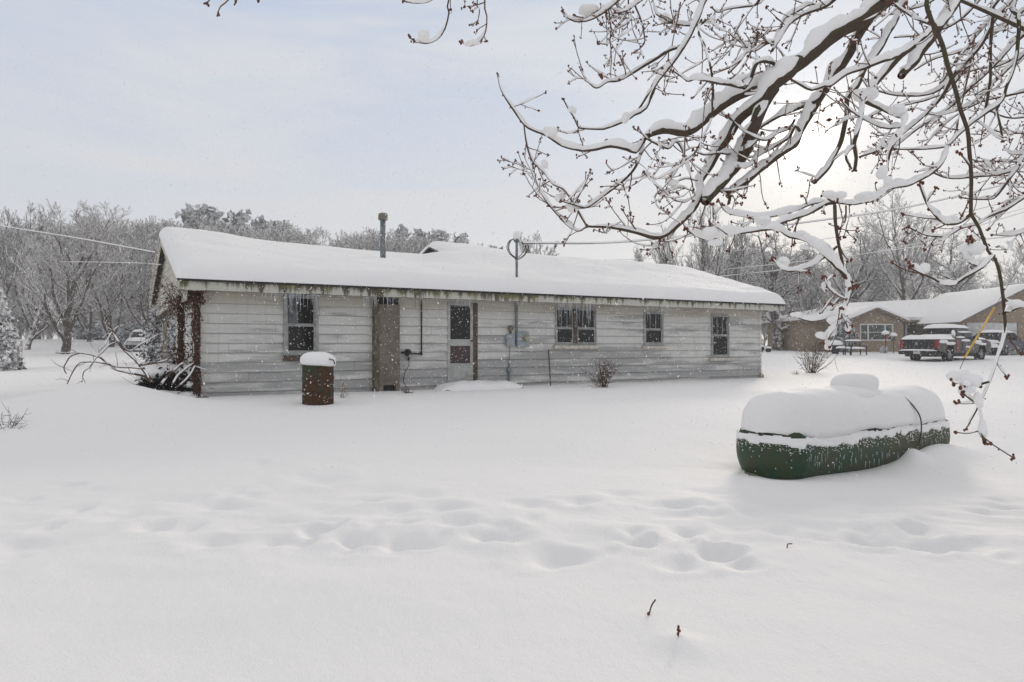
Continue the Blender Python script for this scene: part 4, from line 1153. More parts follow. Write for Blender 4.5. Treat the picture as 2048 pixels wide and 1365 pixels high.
A3 = [(290, 737), (262, 736), (236, 734), (212, 728), (189, 724), (172, 725), (158, 727), (146, 744), (135, 768)]; l_w[id(A3)] = (4, 2, -.3)
A4 = [(236, 684), (220, 690), (205, 705), (196, 712), (178, 736), (167, 745), (165, 764)]; l_w[id(A4)] = (2.6, 1.8, -.4)
A5 = [(245, 696), (260, 702), (280, 690), (300, 680), (318, 668)]; l_w[id(A5)] = (4, 2, .6)
A6 = [(202, 717), (196, 705), (210, 690), (222, 668), (240, 650)]; l_w[id(A6)] = (3, 2, .8)
A7 = [(280, 730), (300, 728), (330, 722), (350, 708)]; l_w[id(A7)] = (5, 2.5, .4)
A8 = [(158, 707), (140, 714), (128, 735), (133, 748)]; l_w[id(A8)] = (3, 2, .0)
bough('fallen_bough', [A1, A2, A3, A4, A5, A6, A7, A8], 'fallen forked bough lined with snow left of the house corner', 'branch', None, 13.3, 2)
B1_ = [(322, 770), (336, 752), (352, 738), (370, 722), (383, 710)]; l_w[id(B1_)] = (6, 3, .8)
B2_ = [(344, 770), (356, 752), (372, 738), (388, 726)]; l_w[id(B2_)] = (4, 3, .5)
B3_ = [(352, 775), (368, 764), (382, 748), (391, 728)]; l_w[id(B3_)] = (4, 3, .5)
bough('fallen_bough', [B1_, B2_, B3_], 'short snowy poles leaning over the dark brush by the corner', 'branch', None, 13.9, 7)
brush = empty('brush_heap', P(352, 757, 14.6) * np.array((1, 1, 0)) + np.array((0, 0, HZ0)), 0, 'black tangled brush heap with snow on top beside the vine', 'brush')
rb = np.random.default_rng(9); polys = []; lfb = []
for k in range(240):
    p = np.array((rb.uniform(-.75, .45), rb.uniform(-.2, .5), rb.uniform(-.1, .25)))
    if p[2] > .45 - .5 * abs(p[0]): p[2] *= .4
    polys.append(cane(p, rb.normal(0, 1, 3) + np.array((0, 0, .4)), rb.uniform(.2, .55), 6, -.05, rb.uniform(.006, .014)))
    for q in range(34): lfb.append(np.array((np.clip(rb.normal(-.15, .27), -.7, .3), np.clip(rb.normal(.15, .25), -.22, .6), abs(rb.normal(.12, .16)))))
link('branches', mesh_np('branches', *tubes_np(polys, 4)), mat('black_wet_bark', (.015, .012, .010), .9), brush)
o = link('leaves', mesh_np('leaves', *leaves_np(lfb, .03, .06, rb), smooth=False), mat('black_leaf', (.012, .011, .010), .9, spec=.1), brush); o['kind'] = 'stuff'
m = MB(); m.ball((-.45, .25, .47), (.50, .42, .22), 4, .22, 3); m.ball((.05, .3, .33), (.35, .3, .15), 3, .3, 8); m.ball((-.02, -.42, .05), (.3, .2, .1), 3, .3, 4); m.ball((-.72, -.1, .12), (.28, .3, .18), 3, .3, 5); m.ball((.33, -.1, .27), (.14, .14, .07), 3, .3, 6)
m.build('snow_cover', MT['snow'], brush, True)
# ------------------------------------------------------------------ trees
def gen_tree(seed, H, trunk=.22, r0=None, mains=9, kids=(9, 8, 6), spread=(30, 62), up=.10, rmin=.012, stems=1, low=.25, lens=(.62, .5, .46, .42), taper=.5, wob=.10):
    g_ = np.random.default_rng(seed); r0 = r0 or H * .02
    woody, twigs = [], []
    def branch(p, d, L_, r, lev, out):
        n = (9, 8, 6, 4, 3)[lev]
        N = g_.normal(0, wob * (1 + .25 * lev), (n, 3)); N[:, 2] += up * (.5 if lev == 0 else 1)
        ps = [p]
        for i in range(n - 1):
            d = d + N[i]; d = d / math.sqrt(d @ d); ps.append(ps[-1] + d * (L_ / (n - 1)))
        ps = np.array(ps); rr2 = np.maximum(np.linspace(r, r * taper * .7, n), rmin * (1 if lev < 3 else .75))
        out.append((ps, rr2)); return ps, rr2
    def kidsof(ps, rr2, L_, lev):
        if lev > len(kids): return
        nk = kids[lev - 1] if lev > 0 else mains
        n = len(ps); az = g_.uniform(0, 6.28)
        for j in range(nk):
            t = (low if lev == 0 else .18) + (1 - (low if lev == 0 else .18)) * ((j + g_.random()) / nk)
            f = t * (n - 1); i = min(int(f), n - 2); q = ps[i] + (ps[i + 1] - ps[i]) * (f - i); ax = unit(ps[i + 1] - ps[i])
            az += 2.4 + g_.normal(0, .4); th = math.radians(g_.uniform(*spread)) * (1.05 - .35 * t if lev == 0 else .9)
            u = unit(np.cross(ax, (.3, .5, .8))); w = np.cross(ax, u)
            d = ax * math.cos(th) + (u * math.cos(az) + w * math.sin(az)) * math.sin(th)
            l2 = L_ * lens[lev] * g_.uniform(.75, 1.25) * (1.12 - .55 * t)
            r2 = max(rr2[i] * (.62 if lev else .55), rmin)
            pp, qq = branch(q, d, l2, r2, lev + 1, woody if lev < 1 else twigs)
            kidsof(pp, qq, l2, lev + 1)
    for s in range(stems):
        d = np.array((0, 0, 1.0)); p = np.zeros(3)
        if stems > 1:
            a = 6.28 * s / stems + g_.uniform(0, .8); d = unit(np.array((math.cos(a) * .42, math.sin(a) * .42, 1))); p = np.array((math.cos(a), math.sin(a), 0)) * r0 * .6
        ps, rr2 = branch(p - d * .3, d, H * (.78 if stems == 1 else .8) * (1 if s == 0 else g_.uniform(.8, 1)), r0 * (1 if stems == 1 else .62), 0, woody)
        kidsof(ps, rr2, H * .75, 0)
    # scale so that the top is at H
    top = max(p[:, 2].max() for p, r in twigs); k = H / top
    return [(p * k, r) for p, r in woody], [(p * k, r) for p, r in twigs]
def tree_meshes(name, **kw):
    w, t = gen_tree(**kw)
    mt = kw.pop('mt', None)
    Vw = tubes_np(w, 6); Vt = tubes_np(t, 3)
    return mesh_np(name + '_trunk', *Vw), mesh_np(name + '_crown', *Vt, smooth=False), Vw, Vt
TOPS = {128: 398, 52: 462, 10: 402, 222: 425, 180: 414, 285: 452, 75: 404, 1062: 456, 1284: 486, 1418: 383, 1352: 440, 1557: 452, 1795: 370, 1700: 450, 1900: 448, 1625: 478, 1470: 432, 2035: 474}
def put_tree(name, meshes, px, d, z=None, s=1.0, rz=0.0, label='', group=None, mt='tree', sxy=1.0, cat='tree'):
    p = P(px, 700, d); z = gzs(p[0], p[1]) if z is None else z
    if px in TOPS and cat == 'tree': s = ((HZ - TOPS[px]) / F * d + CZ - z) / max(v.co.z for v in meshes[1].vertices)
    root = empty(name, (p[0], p[1], z - .05), rz, label, cat, group); root.scale = (s * sxy, s * sxy, s)
    for nm, me in zip(('trunk', 'crown'), meshes[:2]):
        if not me.materials: me.materials.append(MT['trunk' if nm == 'trunk' and mt == 'tree' else mt])
        o = bpy.data.objects.new(nm, me); COL.objects.link(o); o.parent = root
    return root
T_spread = tree_meshes('spreading', seed=3, H=9.6, mains=14, kids=(9, 8, 6), spread=(28, 58), stems=1, low=.14, up=.13, r0=.24, lens=(.72, .5, .46, .42))
T_big = tree_meshes('big_maple', seed=7, H=10, mains=12, kids=(9, 8, 7), spread=(40, 75), low=.2, up=.04, r0=.42, lens=(.62, .52, .46, .42))
T_tall = tree_meshes('tall', seed=12, H=14, mains=13, kids=(8, 7, 5), spread=(18, 42), low=.2, up=.16, r0=.26, rmin=.014)
T_open = tree_meshes('open', seed=15, H=15, mains=9, kids=(8, 7, 5), spread=(28, 55), stems=2, low=.3, up=.10, r0=.42, rmin=.016)
T_round = tree_meshes('round', seed=18, H=8, mains=16, kids=(8, 7, 6), spread=(25, 60), low=.08, up=.16, r0=.16, rmin=.014)
T_far = tree_meshes('far', seed=24, H=15, mains=12, kids=(8, 7, 4), spread=(22, 50), low=.18, up=.14, r0=.2, rmin=.03)
T_far2 = tree_meshes('far_b', seed=25, H=15, mains=12, kids=(8, 7, 4), spread=(25, 60), low=.15, up=.10, r0=.2, rmin=.03)
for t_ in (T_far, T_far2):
    for me in t_[:2]: me.materials.append(MT['tree_far'])

# left side
put_tree('maple_tree', T_spread, 128, 46, s=1.02, rz=.4, sxy=1.15, label='broad many limbed bare tree standing alone left of the house', group='bare trees by the left field')
put_tree('maple_tree', T_spread, 52, 49, s=.78, rz=2.2, label='slim bare tree between the snowy spruce and the broad bare tree', group='bare trees by the left field')
put_tree('maple_tree', T_tall, 10, 60, s=.83, rz=1.1, sxy=1.3, label='bare tree at the left frame edge behind the snowy spruce', group='bare trees by the left field')
put_tree('maple_tree', T_round, 222, 58, s=1.15, rz=1.9, sxy=1.1, label='dense bare tree between the broad bare tree and the gable', group='bare trees by the left field')
put_tree('maple_tree', T_round, 180, 66, s=1.35, rz=.9, sxy=1.1, label='round bare tree half hidden behind the broad bare tree', group='bare trees by the left field')
put_tree('maple_tree', T_round, 285, 62, s=1.0, rz=2.9, label='round bare tree just behind the snow covered parked car', group='bare trees by the left field')
put_tree('maple_tree', T_round, 75, 68, s=1.3, rz=3.9, label='bare crown seen between the slim tree and the broad tree', group='bare trees by the left field')
# behind the house and on the right
put_tree('maple_tree', T_round, 1062, 62, s=1.05, rz=.2, sxy=1.25, label='round bare crown rising over the roof behind the service mast', group='bare trees behind the houses')
put_tree('maple_tree', T_round, 1284, 66, s=1.02, rz=1.3, label='small round bare crown over the right part of the roof', group='bare trees behind the houses', sxy=.8)
put_tree('maple_tree', T_tall, 1418, 52, s=.83, rz=.3, label='tall slender bare tree behind the right roof end', group='bare trees behind the houses')
put_tree('maple_tree', T_tall, 1352, 58, s=.72, rz=2.3, sxy=1.2, label='bushier bare tree left of the tall slender one', group='bare trees behind the houses')
put_tree('maple_tree', T_big, 1557, 55, s=.74, rz=1.0, sxy=1.12, label='stout dark trunked maple between the two houses', group='bare trees behind the houses')
put_tree('maple_tree', T_open, 1795, 66, s=1.0, rz=.8, label='largest twin stemmed bare tree towering behind the neighbouring roof', group='bare trees behind the houses')
put_tree('maple_tree', T_big, 1700, 70, s=1.15, rz=2.5, label='wide bare tree left of the twin stemmed tree behind the neighbouring roof', group='bare trees behind the houses')
put_tree('maple_tree', T_big, 1900, 74, s=1.1, rz=4.0, label='wide bare tree behind the neighbouring garage roof', group='bare trees behind the houses')
put_tree('maple_tree', T_round, 1625, 64, s=1.3, rz=.8, label='hazy bare tree between the stout maple and the neighbouring house', group='bare trees behind the houses')
put_tree('maple_tree', T_round, 1470, 60, s=1.1, rz=4.4, label='bare tree directly left of the stout dark trunked maple', group='bare trees behind the houses')
put_tree('maple_tree', T_far, 2035, 112, s=1.15, rz=1.0, mt='tree_far', label='pale hazy bare tree at the far right edge above the garage', group='bare trees behind the houses', sxy=1.3)

# the woods on the skyline, one mass
def woods(name, spots, seed, label):
    g_ = np.random.default_rng(seed); parts = []
    for (px, d, h) in spots:
        base = (T_far, T_far2)[g_.integers(0, 2)]
        a = g_.uniform(0, 6.28); c_, s_ = math.cos(a), math.sin(a); sc_ = h / 15; sx_ = sc_ * g_.uniform(.9, 1.4)
        p = P(px, 700, d); z = gzs(p[0], p[1]) - .1
        for V, Q in base[2:]:
            X = V[:, 0] * c_ - V[:, 1] * s_; Y = V[:, 0] * s_ + V[:, 1] * c_
            parts.append((np.stack([X * sx_ + p[0], Y * sx_ + p[1], V[:, 2] * sc_ + z], -1), Q))
    V, Q = joinVQ(parts)
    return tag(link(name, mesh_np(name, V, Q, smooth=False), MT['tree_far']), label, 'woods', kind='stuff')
g_ = np.random.default_rng(77)
sp = []
for i in range(125):
    px = g_.uniform(-60, 960); d = g_.uniform(88, 128)
    ytop = np.interp(px, [-60, 150, 260, 340, 440, 560, 640, 760, 900, 970], [455, 455, 450, 447, 452, 455, 452, 462, 480, 497]) + g_.normal(4, 5)
    sp.append((px, d, (690 - ytop) / F * d))
woods('woods', sp, 1, 'grey snow dusted bare woods along the skyline left of the house')
sp = []
for i in range(44):
    px = g_.uniform(1330, 2120); d = g_.uniform(82, 110)
    ytop = np.interp(px, [1330, 1440, 1560, 1700, 1850, 1960, 2000, 2120], [560, 505, 500, 500, 505, 530, 560, 560]) + g_.normal(0, 7)
    sp.append((px, d, (690 - ytop) / F * d))
woods('woods', sp, 2, 'pale snowy bare woods filling the gap behind the neighbouring house')

def thicket(name, spots, seed, label):
    g_ = np.random.default_rng(seed); parts = []
    for (px, d, h) in spots:
        a = g_.uniform(0, 6.28); c_, s_ = math.cos(a), math.sin(a); sc_ = h / 8; sx_ = sc_ * g_.uniform(1.1, 1.7)
        p = P(px, 700, d); z = gzs(p[0], p[1]) - .15
        for V, Q in T_round[2:]:
            X = V[:, 0] * c_ - V[:, 1] * s_; Y = V[:, 0] * s_ + V[:, 1] * c_
            parts.append((np.stack([X * sx_ + p[0], Y * sx_ + p[1], V[:, 2] * sc_ + z], -1), Q))
    V, Q = joinVQ(parts)
    return tag(link(name, mesh_np(name, V, Q, smooth=False), MT['tree_far']), label, 'undergrowth', kind='stuff')
g_ = np.random.default_rng(5)
thicket('undergrowth', [(px, g_.uniform(74, 84), g_.uniform(2.4, 5.0)) for px in np.linspace(-60, 345, 26)], 5, 'snowy brush under the trees beyond the left field')
thicket('undergrowth', [(px, g_.uniform(72, 80), g_.uniform(2.0, 4.5)) for px in np.linspace(1500, 2120, 24)], 6, 'snowy brush between the stout maple and the brick house')
def gen_conifer(seed, H, Rm, whorls=16, per=8, droop=-.15, fill=1.0, tuft=.3, ragged=.25, base=.1, power=.85, dens=9, taper_top=.04):
    g_ = np.random.default_rng(seed); br = [(np.array(((0, 0, -.3), (0, 0, H * .5), (0, 0, H * .97))), np.array((H * .018, H * .011, .02)))]; C = []; D = []
    for w in range(whorls):
        f = base + (1 - base) * (w + g_.uniform(-.3, .3)) / whorls; z = f * H
        L_ = Rm * max(taper_top, (1 - f)) ** power
        if f < .3: L_ *= .8 + .6 * f
        for k in range(per):
            if g_.random() > fill: continue
            a = 6.28 * k / per + g_.uniform(-.4, .4) + w; l = L_ * g_.uniform(1 - ragged * 1.5, 1 + ragged)
            d = np.array((math.cos(a), math.sin(a), droop + .25 * f)); p0 = np.array((0, 0, z))
            pts = [p0 + unit(d) * l * t + np.array((0, 0, droop * .5 * l * t * t)) for t in (0, .33, .66, 1)]
            br.append((np.array(pts), np.linspace(.03, .012, 4) * H / 10))
            for t in np.linspace(.18, 1, max(3, int(dens * l / Rm + 2))):
                q = p0 + unit(d) * l * t + np.array((0, 0, droop * .5 * l * t * t))
                for e in range(3):
                    C.append(q + g_.normal(0, tuft * .35, 3)); D.append(unit(d + g_.normal(0, .75, 3)))
    C = np.array(C); D = np.array(D); n = len(C); s = tuft * g_.uniform(.6, 1.2, (n, 1))
    sd = unit(np.cross(D, g_.normal(0, 1, (n, 3)) * np.array((.4, .4, 1)) + np.array((0, 0, .6)))) * s * .42
    V = np.stack([C - D * s * .3, C + sd + D * s * .2, C + D * s, C - sd + D * s * .2], 1).reshape(-1, 3)
    return tubes_np(br, 5), (V, np.arange(4 * n).reshape(n, 4))
def conifer_meshes(name, mt, **kw):
    a, b = gen_conifer(**kw)
    m1 = mesh_np(name + '_trunk', *a); m2 = mesh_np(name + '_crown', *b, smooth=False)
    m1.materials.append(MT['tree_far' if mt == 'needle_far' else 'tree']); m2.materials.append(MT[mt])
    return m1, m2
C_spruce = conifer_meshes('spruce', 'needle_snowy', seed=2, H=5.2, Rm=2.0, whorls=24, per=13, droop=-.30, tuft=.30, ragged=.12, base=.06, dens=18)
C_pines = [conifer_meshes('pine%d' % i, 'needle_far', seed=30 + i, H=20, Rm=(5.2, 4.2, 5.2)[i], whorls=(17, 16, 13)[i], per=6, droop=(.08, .2, .3)[i], fill=(.85, .75, .62)[i], tuft=1.05, ragged=.55, base=.3, power=(.42, .5, .45)[i], dens=7) for i in range(3)]
C_yew = conifer_meshes('yew', 'needle', seed=40, H=4, Rm=1.9, whorls=18, per=12, droop=.15, tuft=.26, ragged=.4, base=.02, power=.5, dens=12)
put_tree('spruce_tree', C_spruce, -6, 29, s=.66, sxy=.8, label='snow laden spruce cut by the left frame edge', cat='tree')
for i, (px, ytop, d, k, lab) in enumerate((
    (390, 414, 104, 0, 'densest dark pine, leftmost on the skyline above the roof'), (431, 423, 106, 1, 'dark pine second from the left on the skyline'),
    (474, 424, 102, 2, 'ragged pine with bare side limbs on the skyline'), (517, 440, 110, 1, 'slim small pine right of the ragged pine'),
    (543, 446, 112, 0, 'small pine top level with the woods over the sagging roof'), (800, 456, 108, 2, 'pine right beside the flue pipe'),
    (836, 466, 110, 1, 'pine above the left slope of the small rear gable'), (862, 466, 114, 0, 'dark pine directly above the small rear gable peak'),
    (888, 468, 112, 1, 'slim pine just right of the rear gable peak'), (917, 472, 106, 2, 'ragged pine ending the row of pines on the skyline'), (979, 497, 125, 0, 'tiny pine top alone between the pine row and the round bare crown'))):
    p = P(px, 700, d); h = (690 - ytop) / F * d + CZ - gzs(p[0], p[1])
    put_tree('pine_tree', C_pines[k], px, d, s=h / 20, rz=i * 1.7, label=lab, group='pines on the skyline', sxy=.95)
put_tree('yew_shrub', C_yew, 322, 36, s=.72, sxy=.7, label='dark evergreen shrub behind the porch below the gable', cat='shrub')
put_tree('yew_shrub', C_yew, 348, 34, s=.42, rz=2, label='low dark evergreen shrub closest to the vine covered corner', cat='shrub')
put_tree('yew_shrub', C_yew, 258, 62, s=.5, rz=1, sxy=1.3, label='dark thicket behind the left side of the parked car', cat='shrub')
put_tree('yew_shrub', C_yew, 180, 72, s=.5, rz=3, sxy=2.0, label='dark undergrowth at the foot of the broad bare tree', cat='shrub')
# tiny post by the left trees
p = P(43, 690, 44); m = MB(); m.tube([(0, 0, -.2), (0, 0, .85)], .07, 8); o = m.build('fence_post', MT['sill'], None, loc=(p[0], p[1], gzs(p[0], p[1]))); tag(o, 'short pale post in front of the slim bare tree', 'post')

# ------------------------------------------------------------------ vehicles
def arch(cx, r, z0, n=9, up=True):
    return [(cx - r * math.cos(math.pi * i / (n - 1)), z0 + r * math.sin(math.pi * i / (n - 1))) for i in range(n)]
def wheel(parent, x, y, r, w, side):
    M4 = Matrix.Translation((x, y, r)) @ Matrix.Rotation(R(90), 4, 'X')
    m = MB(); m.rev([(r * .6, -w / 2), (r * .93, -w / 2), (r, -w / 2 + .04), (r, w / 2 - .04), (r * .93, w / 2), (r * .6, w / 2)], 22, M4, cap=False)
    wl = empty('wheel', (0, 0, 0)); wl.parent = parent
    m.build('tyre', MT['rubber'], wl, True)
    m = MB(); m.rev([(0, -w * .3), (r * .62, -w * .35), (r * .62, w * .35), (r * .3, w * .3), (0, w * .36)], 18, M4)
    for k in range(6):
        a = 6.28 * k / 6; m.tube([(x, y + side * w * .4, r), (x + math.cos(a) * r * .58, y + side * w * .4, r + math.sin(a) * r * .58)], .03, 5)
    m.build('rim', MT['rim'], wl)
    return wl
MT['rubber'] = mat('tyre_rubber', (.02, .02, .02), .9, spec=.15)
MT['rim'] = mat('wheel_rim', (.30, .30, .31), .4, .6, .5)
MT['redpaint'] = mat('dark_red_paint', (.010, .006, .007), .3, .1, .5, col2=(.02, .008, .009), vscale=2)
MT['brightred'] = mat('clean_red_paint', (.16, .012, .014), .3, .1, .5)
MT['blackplastic'] = mat('black_plastic', (.018, .018, .02), .6)
MT['taillight'] = mat('red_lamp_glass', (.22, .015, .015), .25, 0, .5)
MT['plate'] = mat('plate_white', (.5, .5, .5), .5)
def lumpy(m, x0, x1, y0, y1, z, h, seed, nx=14, ny=10, tilt=0.0):
    """pillow of snow"""
    u = np.linspace(-1, 1, nx); v = np.linspace(-1, 1, ny); U, V_ = np.meshgrid(u, v)
    H = h * np.sqrt(np.clip(1 - np.abs(U) ** 5, 0, 1)) * np.sqrt(np.clip(1 - np.abs(V_) ** 4, 0, 1))
    X = (x0 + x1) / 2 + U * (x1 - x0) / 2; Y = (y0 + y1) / 2 + V_ * (y1 - y0) / 2
    H = H * (1 + .3 * fbm(np.stack([X * 1.6, Y * 1.6, np.zeros_like(X) + seed], -1), 3, seed)); zz_ = z + H + tilt * (X - x0)
    zb_ = np.broadcast_to(z - .01 + tilt * (X - x0), X.shape)
    top = np.stack([X, Y, zz_], -1).reshape(-1, 3); bot = np.stack([X, Y, zb_], -1).reshape(-1, 3)
    ii_ = np.arange(nx * ny).reshape(ny, nx); q = [tuple(t) for t in np.stack([ii_[:-1, :-1], ii_[:-1, 1:], ii_[1:, 1:], ii_[1:, :-1]], -1).reshape(-1, 4)]
    m.add(np.concatenate([top, bot]), q + [tuple(a + nx * ny for a in t[::-1]) for t in q])
# pickup truck: x forward, rear bumper at x=0
p = P(1838, 716, 37.3)
truck = empty('pickup_truck', (p[0], p[1], gzs(p[0], p[1]) - .06), R(33), 'dark red crew cab pickup truck buried in snow in the driveway', 'pickup truck')
WD = .98
prof_b = [(0, .62), (0, 1.22), (1.75, 1.22), (1.8, 1.24), (5.15, 1.22), (5.7, 1.08), (5.78, .9), (5.78, .55)]
prof_b += arch(4.75, .46, .5)[::-1] + arch(1.25, .46, .5)[::-1]
m = MB(); m.poly([(x, -WD, z) for x, z in prof_b], (0, 2 * WD, 0)); body = m.build('body', MT['redpaint'], truck)
m = MB(); m.box(2.5, 3.62, -WD - .012, -WD - .001, .55, 1.2); m.build('door', MT['redpaint'], truck)
m = MB(); m.box(1.86, 2.16, -WD - .014, -WD - .001, .52, 1.22); m.build('rear_door', MT['brightred'], truck)['label'] = 'snow free bright red door'
m = MB(); ca = [(1.75, 1.2), (1.95, 1.78), (2.4, 1.86), (3.3, 1.86), (3.75, 1.7), (4.3, 1.22)]
V = [(x, -WD * (.96 if z < 1.3 else .76), z) for x, z in ca] + [(x, WD * (.96 if z < 1.3 else .76), z) for x, z in ca]
m.add(V, [tuple(range(6))[::-1], tuple(range(6, 12))] + [(i, (i + 1) % 6, 6 + (i + 1) % 6, 6 + i) for i in range(6)])
cab = m.build('cab', MT['redpaint'], truck)
m = MB(); m.add([(1.79, -.62, 1.38), (1.79, .62, 1.38), (1.915, .6, 1.73), (1.915, -.6, 1.73)], [(0, 1, 2, 3)]); m.build('rear_window', MT['glassdark'], truck)
for x0_, x1_, x2_, x3_ in ((2.05, 2.75, 2.2, 2.72), (2.85, 3.85, 2.88, 3.5)):
    m = MB(); yb_, yt_ = -WD * .945, -WD * .80
    m.poly([(x0_, yb_, 1.3), (x1_, yb_, 1.3), (x3_, yt_, 1.7), (x2_, yt_, 1.7)], (0, -.012, 0)); m.build('side_window', MT['glassdark'], truck)
m = MB(); m.box(-.02, .0, -.72, .72, .70, 1.18); m.box(-.026, -.02, -.2, .2, 1.02, 1.1); m.build('tailgate', MT['blackplastic'], truck)  # black here carries the backlit shade of the tailgate in its colour
m = MB(); m.box(-.028, -.02, .05, .19, .9, 1.08); m.build('sticker', mat('pale_blue_sticker', (.14, .24, .32), .5), truck)
m = MB(); m.box(-.22, -.0, -WD, WD, .42, .62, .03); m.build('bumper', MT['blackplastic'], truck)
m = MB(); m.box(-.235, -.221, -.18, .18, .45, .58); m.build('number_plate', MT['plate'], truck)
for s in (-1, 1):
    m = MB(); m.box(-.035, .06, s * WD - .19 if s > 0 else -WD - .01, s * WD + .01 if s > 0 else -WD + .19, .74, 1.16, .01); m.build('taillight', MT['taillight'], truck)
    wheel(truck, 1.25, s * .82, .40, .26, s); wheel(truck, 4.75, s * .82, .40, .26, s)
    m = MB(); m.box(3.6, 3.74, s * WD if s > 0 else -WD - .26, WD + .26 if s > 0 else -WD, 1.18, 1.4, .03); m.build('wing_mirror', MT['blackplastic'], truck)
m = MB(); m.box(.1, 5.5, -.8, .8, .3, .56); m.build('chassis', MT['blackplastic'], truck)
m = MB(); lumpy(m, -.05, 1.85, -1.02, 1.02, 1.215, .24, 1); lumpy(m, 1.86, 3.72, -.82, .82, 1.83, .22, 2); lumpy(m, 4.05, 5.78, -.98, .98, 1.2, .2, 3, tilt=-.05); lumpy(m, -.25, .0, -.98, .98, .62, .08, 4)
# snow stuck on the rear glass, the windscreen and the flank
m.add([(1.76, -.86, 1.2), (1.76, .86, 1.2), (1.70, .8, 1.46), (1.70, -.8, 1.46), (1.84, .72, 1.5), (1.84, -.72, 1.5)], [(0, 1, 2, 3), (3, 2, 4, 5)])
lumpy(m, 3.7, 4.35, -.78, .78, 1.72, .12, 6, tilt=-.72)
for c_, r_2 in (((2.9, -.985, 1.16), (.55, .05, .07)), ((3.2, -.99, .82), (.42, .04, .06)), ((4.2, -.98, 1.08), (.5, .05, .12)), ((1.25, -.99, 1.0), (.55, .05, .09)), ((.5, -.985, 1.1), (.5, .04, .1)), ((3.0, -.86, 1.62), (.8, .06, .06)), ((2.4, -.93, 1.33), (.5, .05, .06)), ((4.75, -.98, .97), (.5, .05, .07)), ((1.9, -.8, 1.5), (.09, .1, .24))):
    m.ball(c_, r_2, 2, .25, 3)
m.build('snow_cover', MT['snow'], truck, True)
def small_car(name, px, py, d, rz, label, body_m, L_=4.5, w=.88, hood=True, cover=True, dark_low=False):
    p = P(px, py, d); root = empty(name, (p[0], p[1], gzs(p[0], p[1]) - .04), rz, label, 'car', )
    pb = [(-L_ / 2, .35), (-L_ / 2, .85), (-L_ / 2 + .15, .98), (L_ / 2 - .9, .95), (L_ / 2 - .1, .8), (L_ / 2, .65), (L_ / 2, .35)] + arch(L_ / 2 - .9, .36, .33)[::-1] + arch(-L_ / 2 + .85, .36, .33)[::-1]
    m = MB(); m.poly([(x, -w, z) for x, z in pb], (0, 2 * w, 0)); m.build('body', body_m, root)
    ca = [(-L_ / 2 + .1, .94), (-L_ / 2 + .55, 1.45), (-.2, 1.52), (.4, 1.46), (1.15, .94)]
    V = [(x, -w * (.97 if z < 1 else .74), z) for x, z in ca] + [(x, w * (.97 if z < 1 else .74), z) for x, z in ca]; n = 5
    m = MB(); m.add(V, [tuple(range(n))[::-1], tuple(range(n, 2 * n))] + [(i, (i + 1) % n, n + (i + 1) % n, n + i) for i in range(n)]); m.build('cabin', body_m, root)
    m = MB(); m.add([(1.06, -w * .8, 1.03), (1.06, w * .8, 1.03), (.5, w * .64, 1.40), (.5, -w * .64, 1.40)], [(0, 1, 2, 3)]); m.v[-1][:, 0] += .02; m.v[-1][:, 2] += .02; m.build('windscreen', MT['glassdark'], root)
    m = MB(); m.add([(-L_ / 2 + .16, -w * .8, 1.03), (-L_ / 2 + .16, w * .8, 1.03), (-L_ / 2 + .5, w * .64, 1.38), (-L_ / 2 + .5, -w * .64, 1.38)], [(0, 3, 2, 1)]); m.v[-1][:, 0] -= .02; m.v[-1][:, 2] += .02; m.build('rear_window', MT['glassdark'], root)
    for s in (-1, 1):
        m = MB(); m.poly([(-1.5, s * w * .95, 1.02), (.9, s * w * .95, 1.02), (.35, s * w * .80, 1.4), (-1.25, s * w * .80, 1.4)], (0, s * .012, 0)); m.build('side_window', MT['glassdark'], root)
        wheel(root, L_ / 2 - .9, s * (w - .1), .32, .2, s); wheel(root, -L_ / 2 + .85, s * (w - .1), .32, .2, s)
        m = MB(); m.box(-L_ / 2 - .02, -L_ / 2 + .06, s * w - .3 if s > 0 else -w, w if s > 0 else -w + .3, .66, .82, .01); m.build('taillight', MT['taillight'], root)
        m = MB(); m.box(L_ / 2 - .04, L_ / 2 + .015, s * w - .34 if s > 0 else -w + .04, w - .04 if s > 0 else -w + .34, .58, .72, .01); m.build('headlight', MT['plate'], root)
    m = MB(); m.box(-L_ / 2 - .05, -L_ / 2 + .05, -w, w, .28, .56, .02); m.build('rear_bumper', MT['blackplastic'], root); m = MB(); m.box(L_ / 2 - .05, L_ / 2 + .05, -w, w, .26, .5, .02); m.build('bumper', MT['blackplastic'], root)
    m = MB(); lumpy(m, -L_ / 2 + .5, .45, -w * .8, w * .8, 1.47, .17, 3); lumpy(m, .95, L_ / 2 + .02, -w, w, .93, .15, 5, tilt=-.12)
    lumpy(m, -L_ / 2 - .06, -L_ / 2 + .14, -w, w, .80, .2, 8); lumpy(m, -L_ / 2 - .08, -L_ / 2 + .06, -w, w, .53, .3, 9)
    m.ball((.78, .3, 1.22), (.3, .5, .1), 2, .3, 3)
    m.build('snow_cover', MT['snow'], root, True)
    return root
small_car('parked_car', 285, 702, 52, R(293), 'snow covered silver car parked at the far end of the left field', mat('silver_paint', (.42, .42, .43), .4, .3, .5))
small_car('parked_car', 2000, 712, 45.5, R(35), 'dark blue car showing past the nose of the red pickup', mat('dark_blue_paint', (.012, .016, .045), .3, .1, .5))

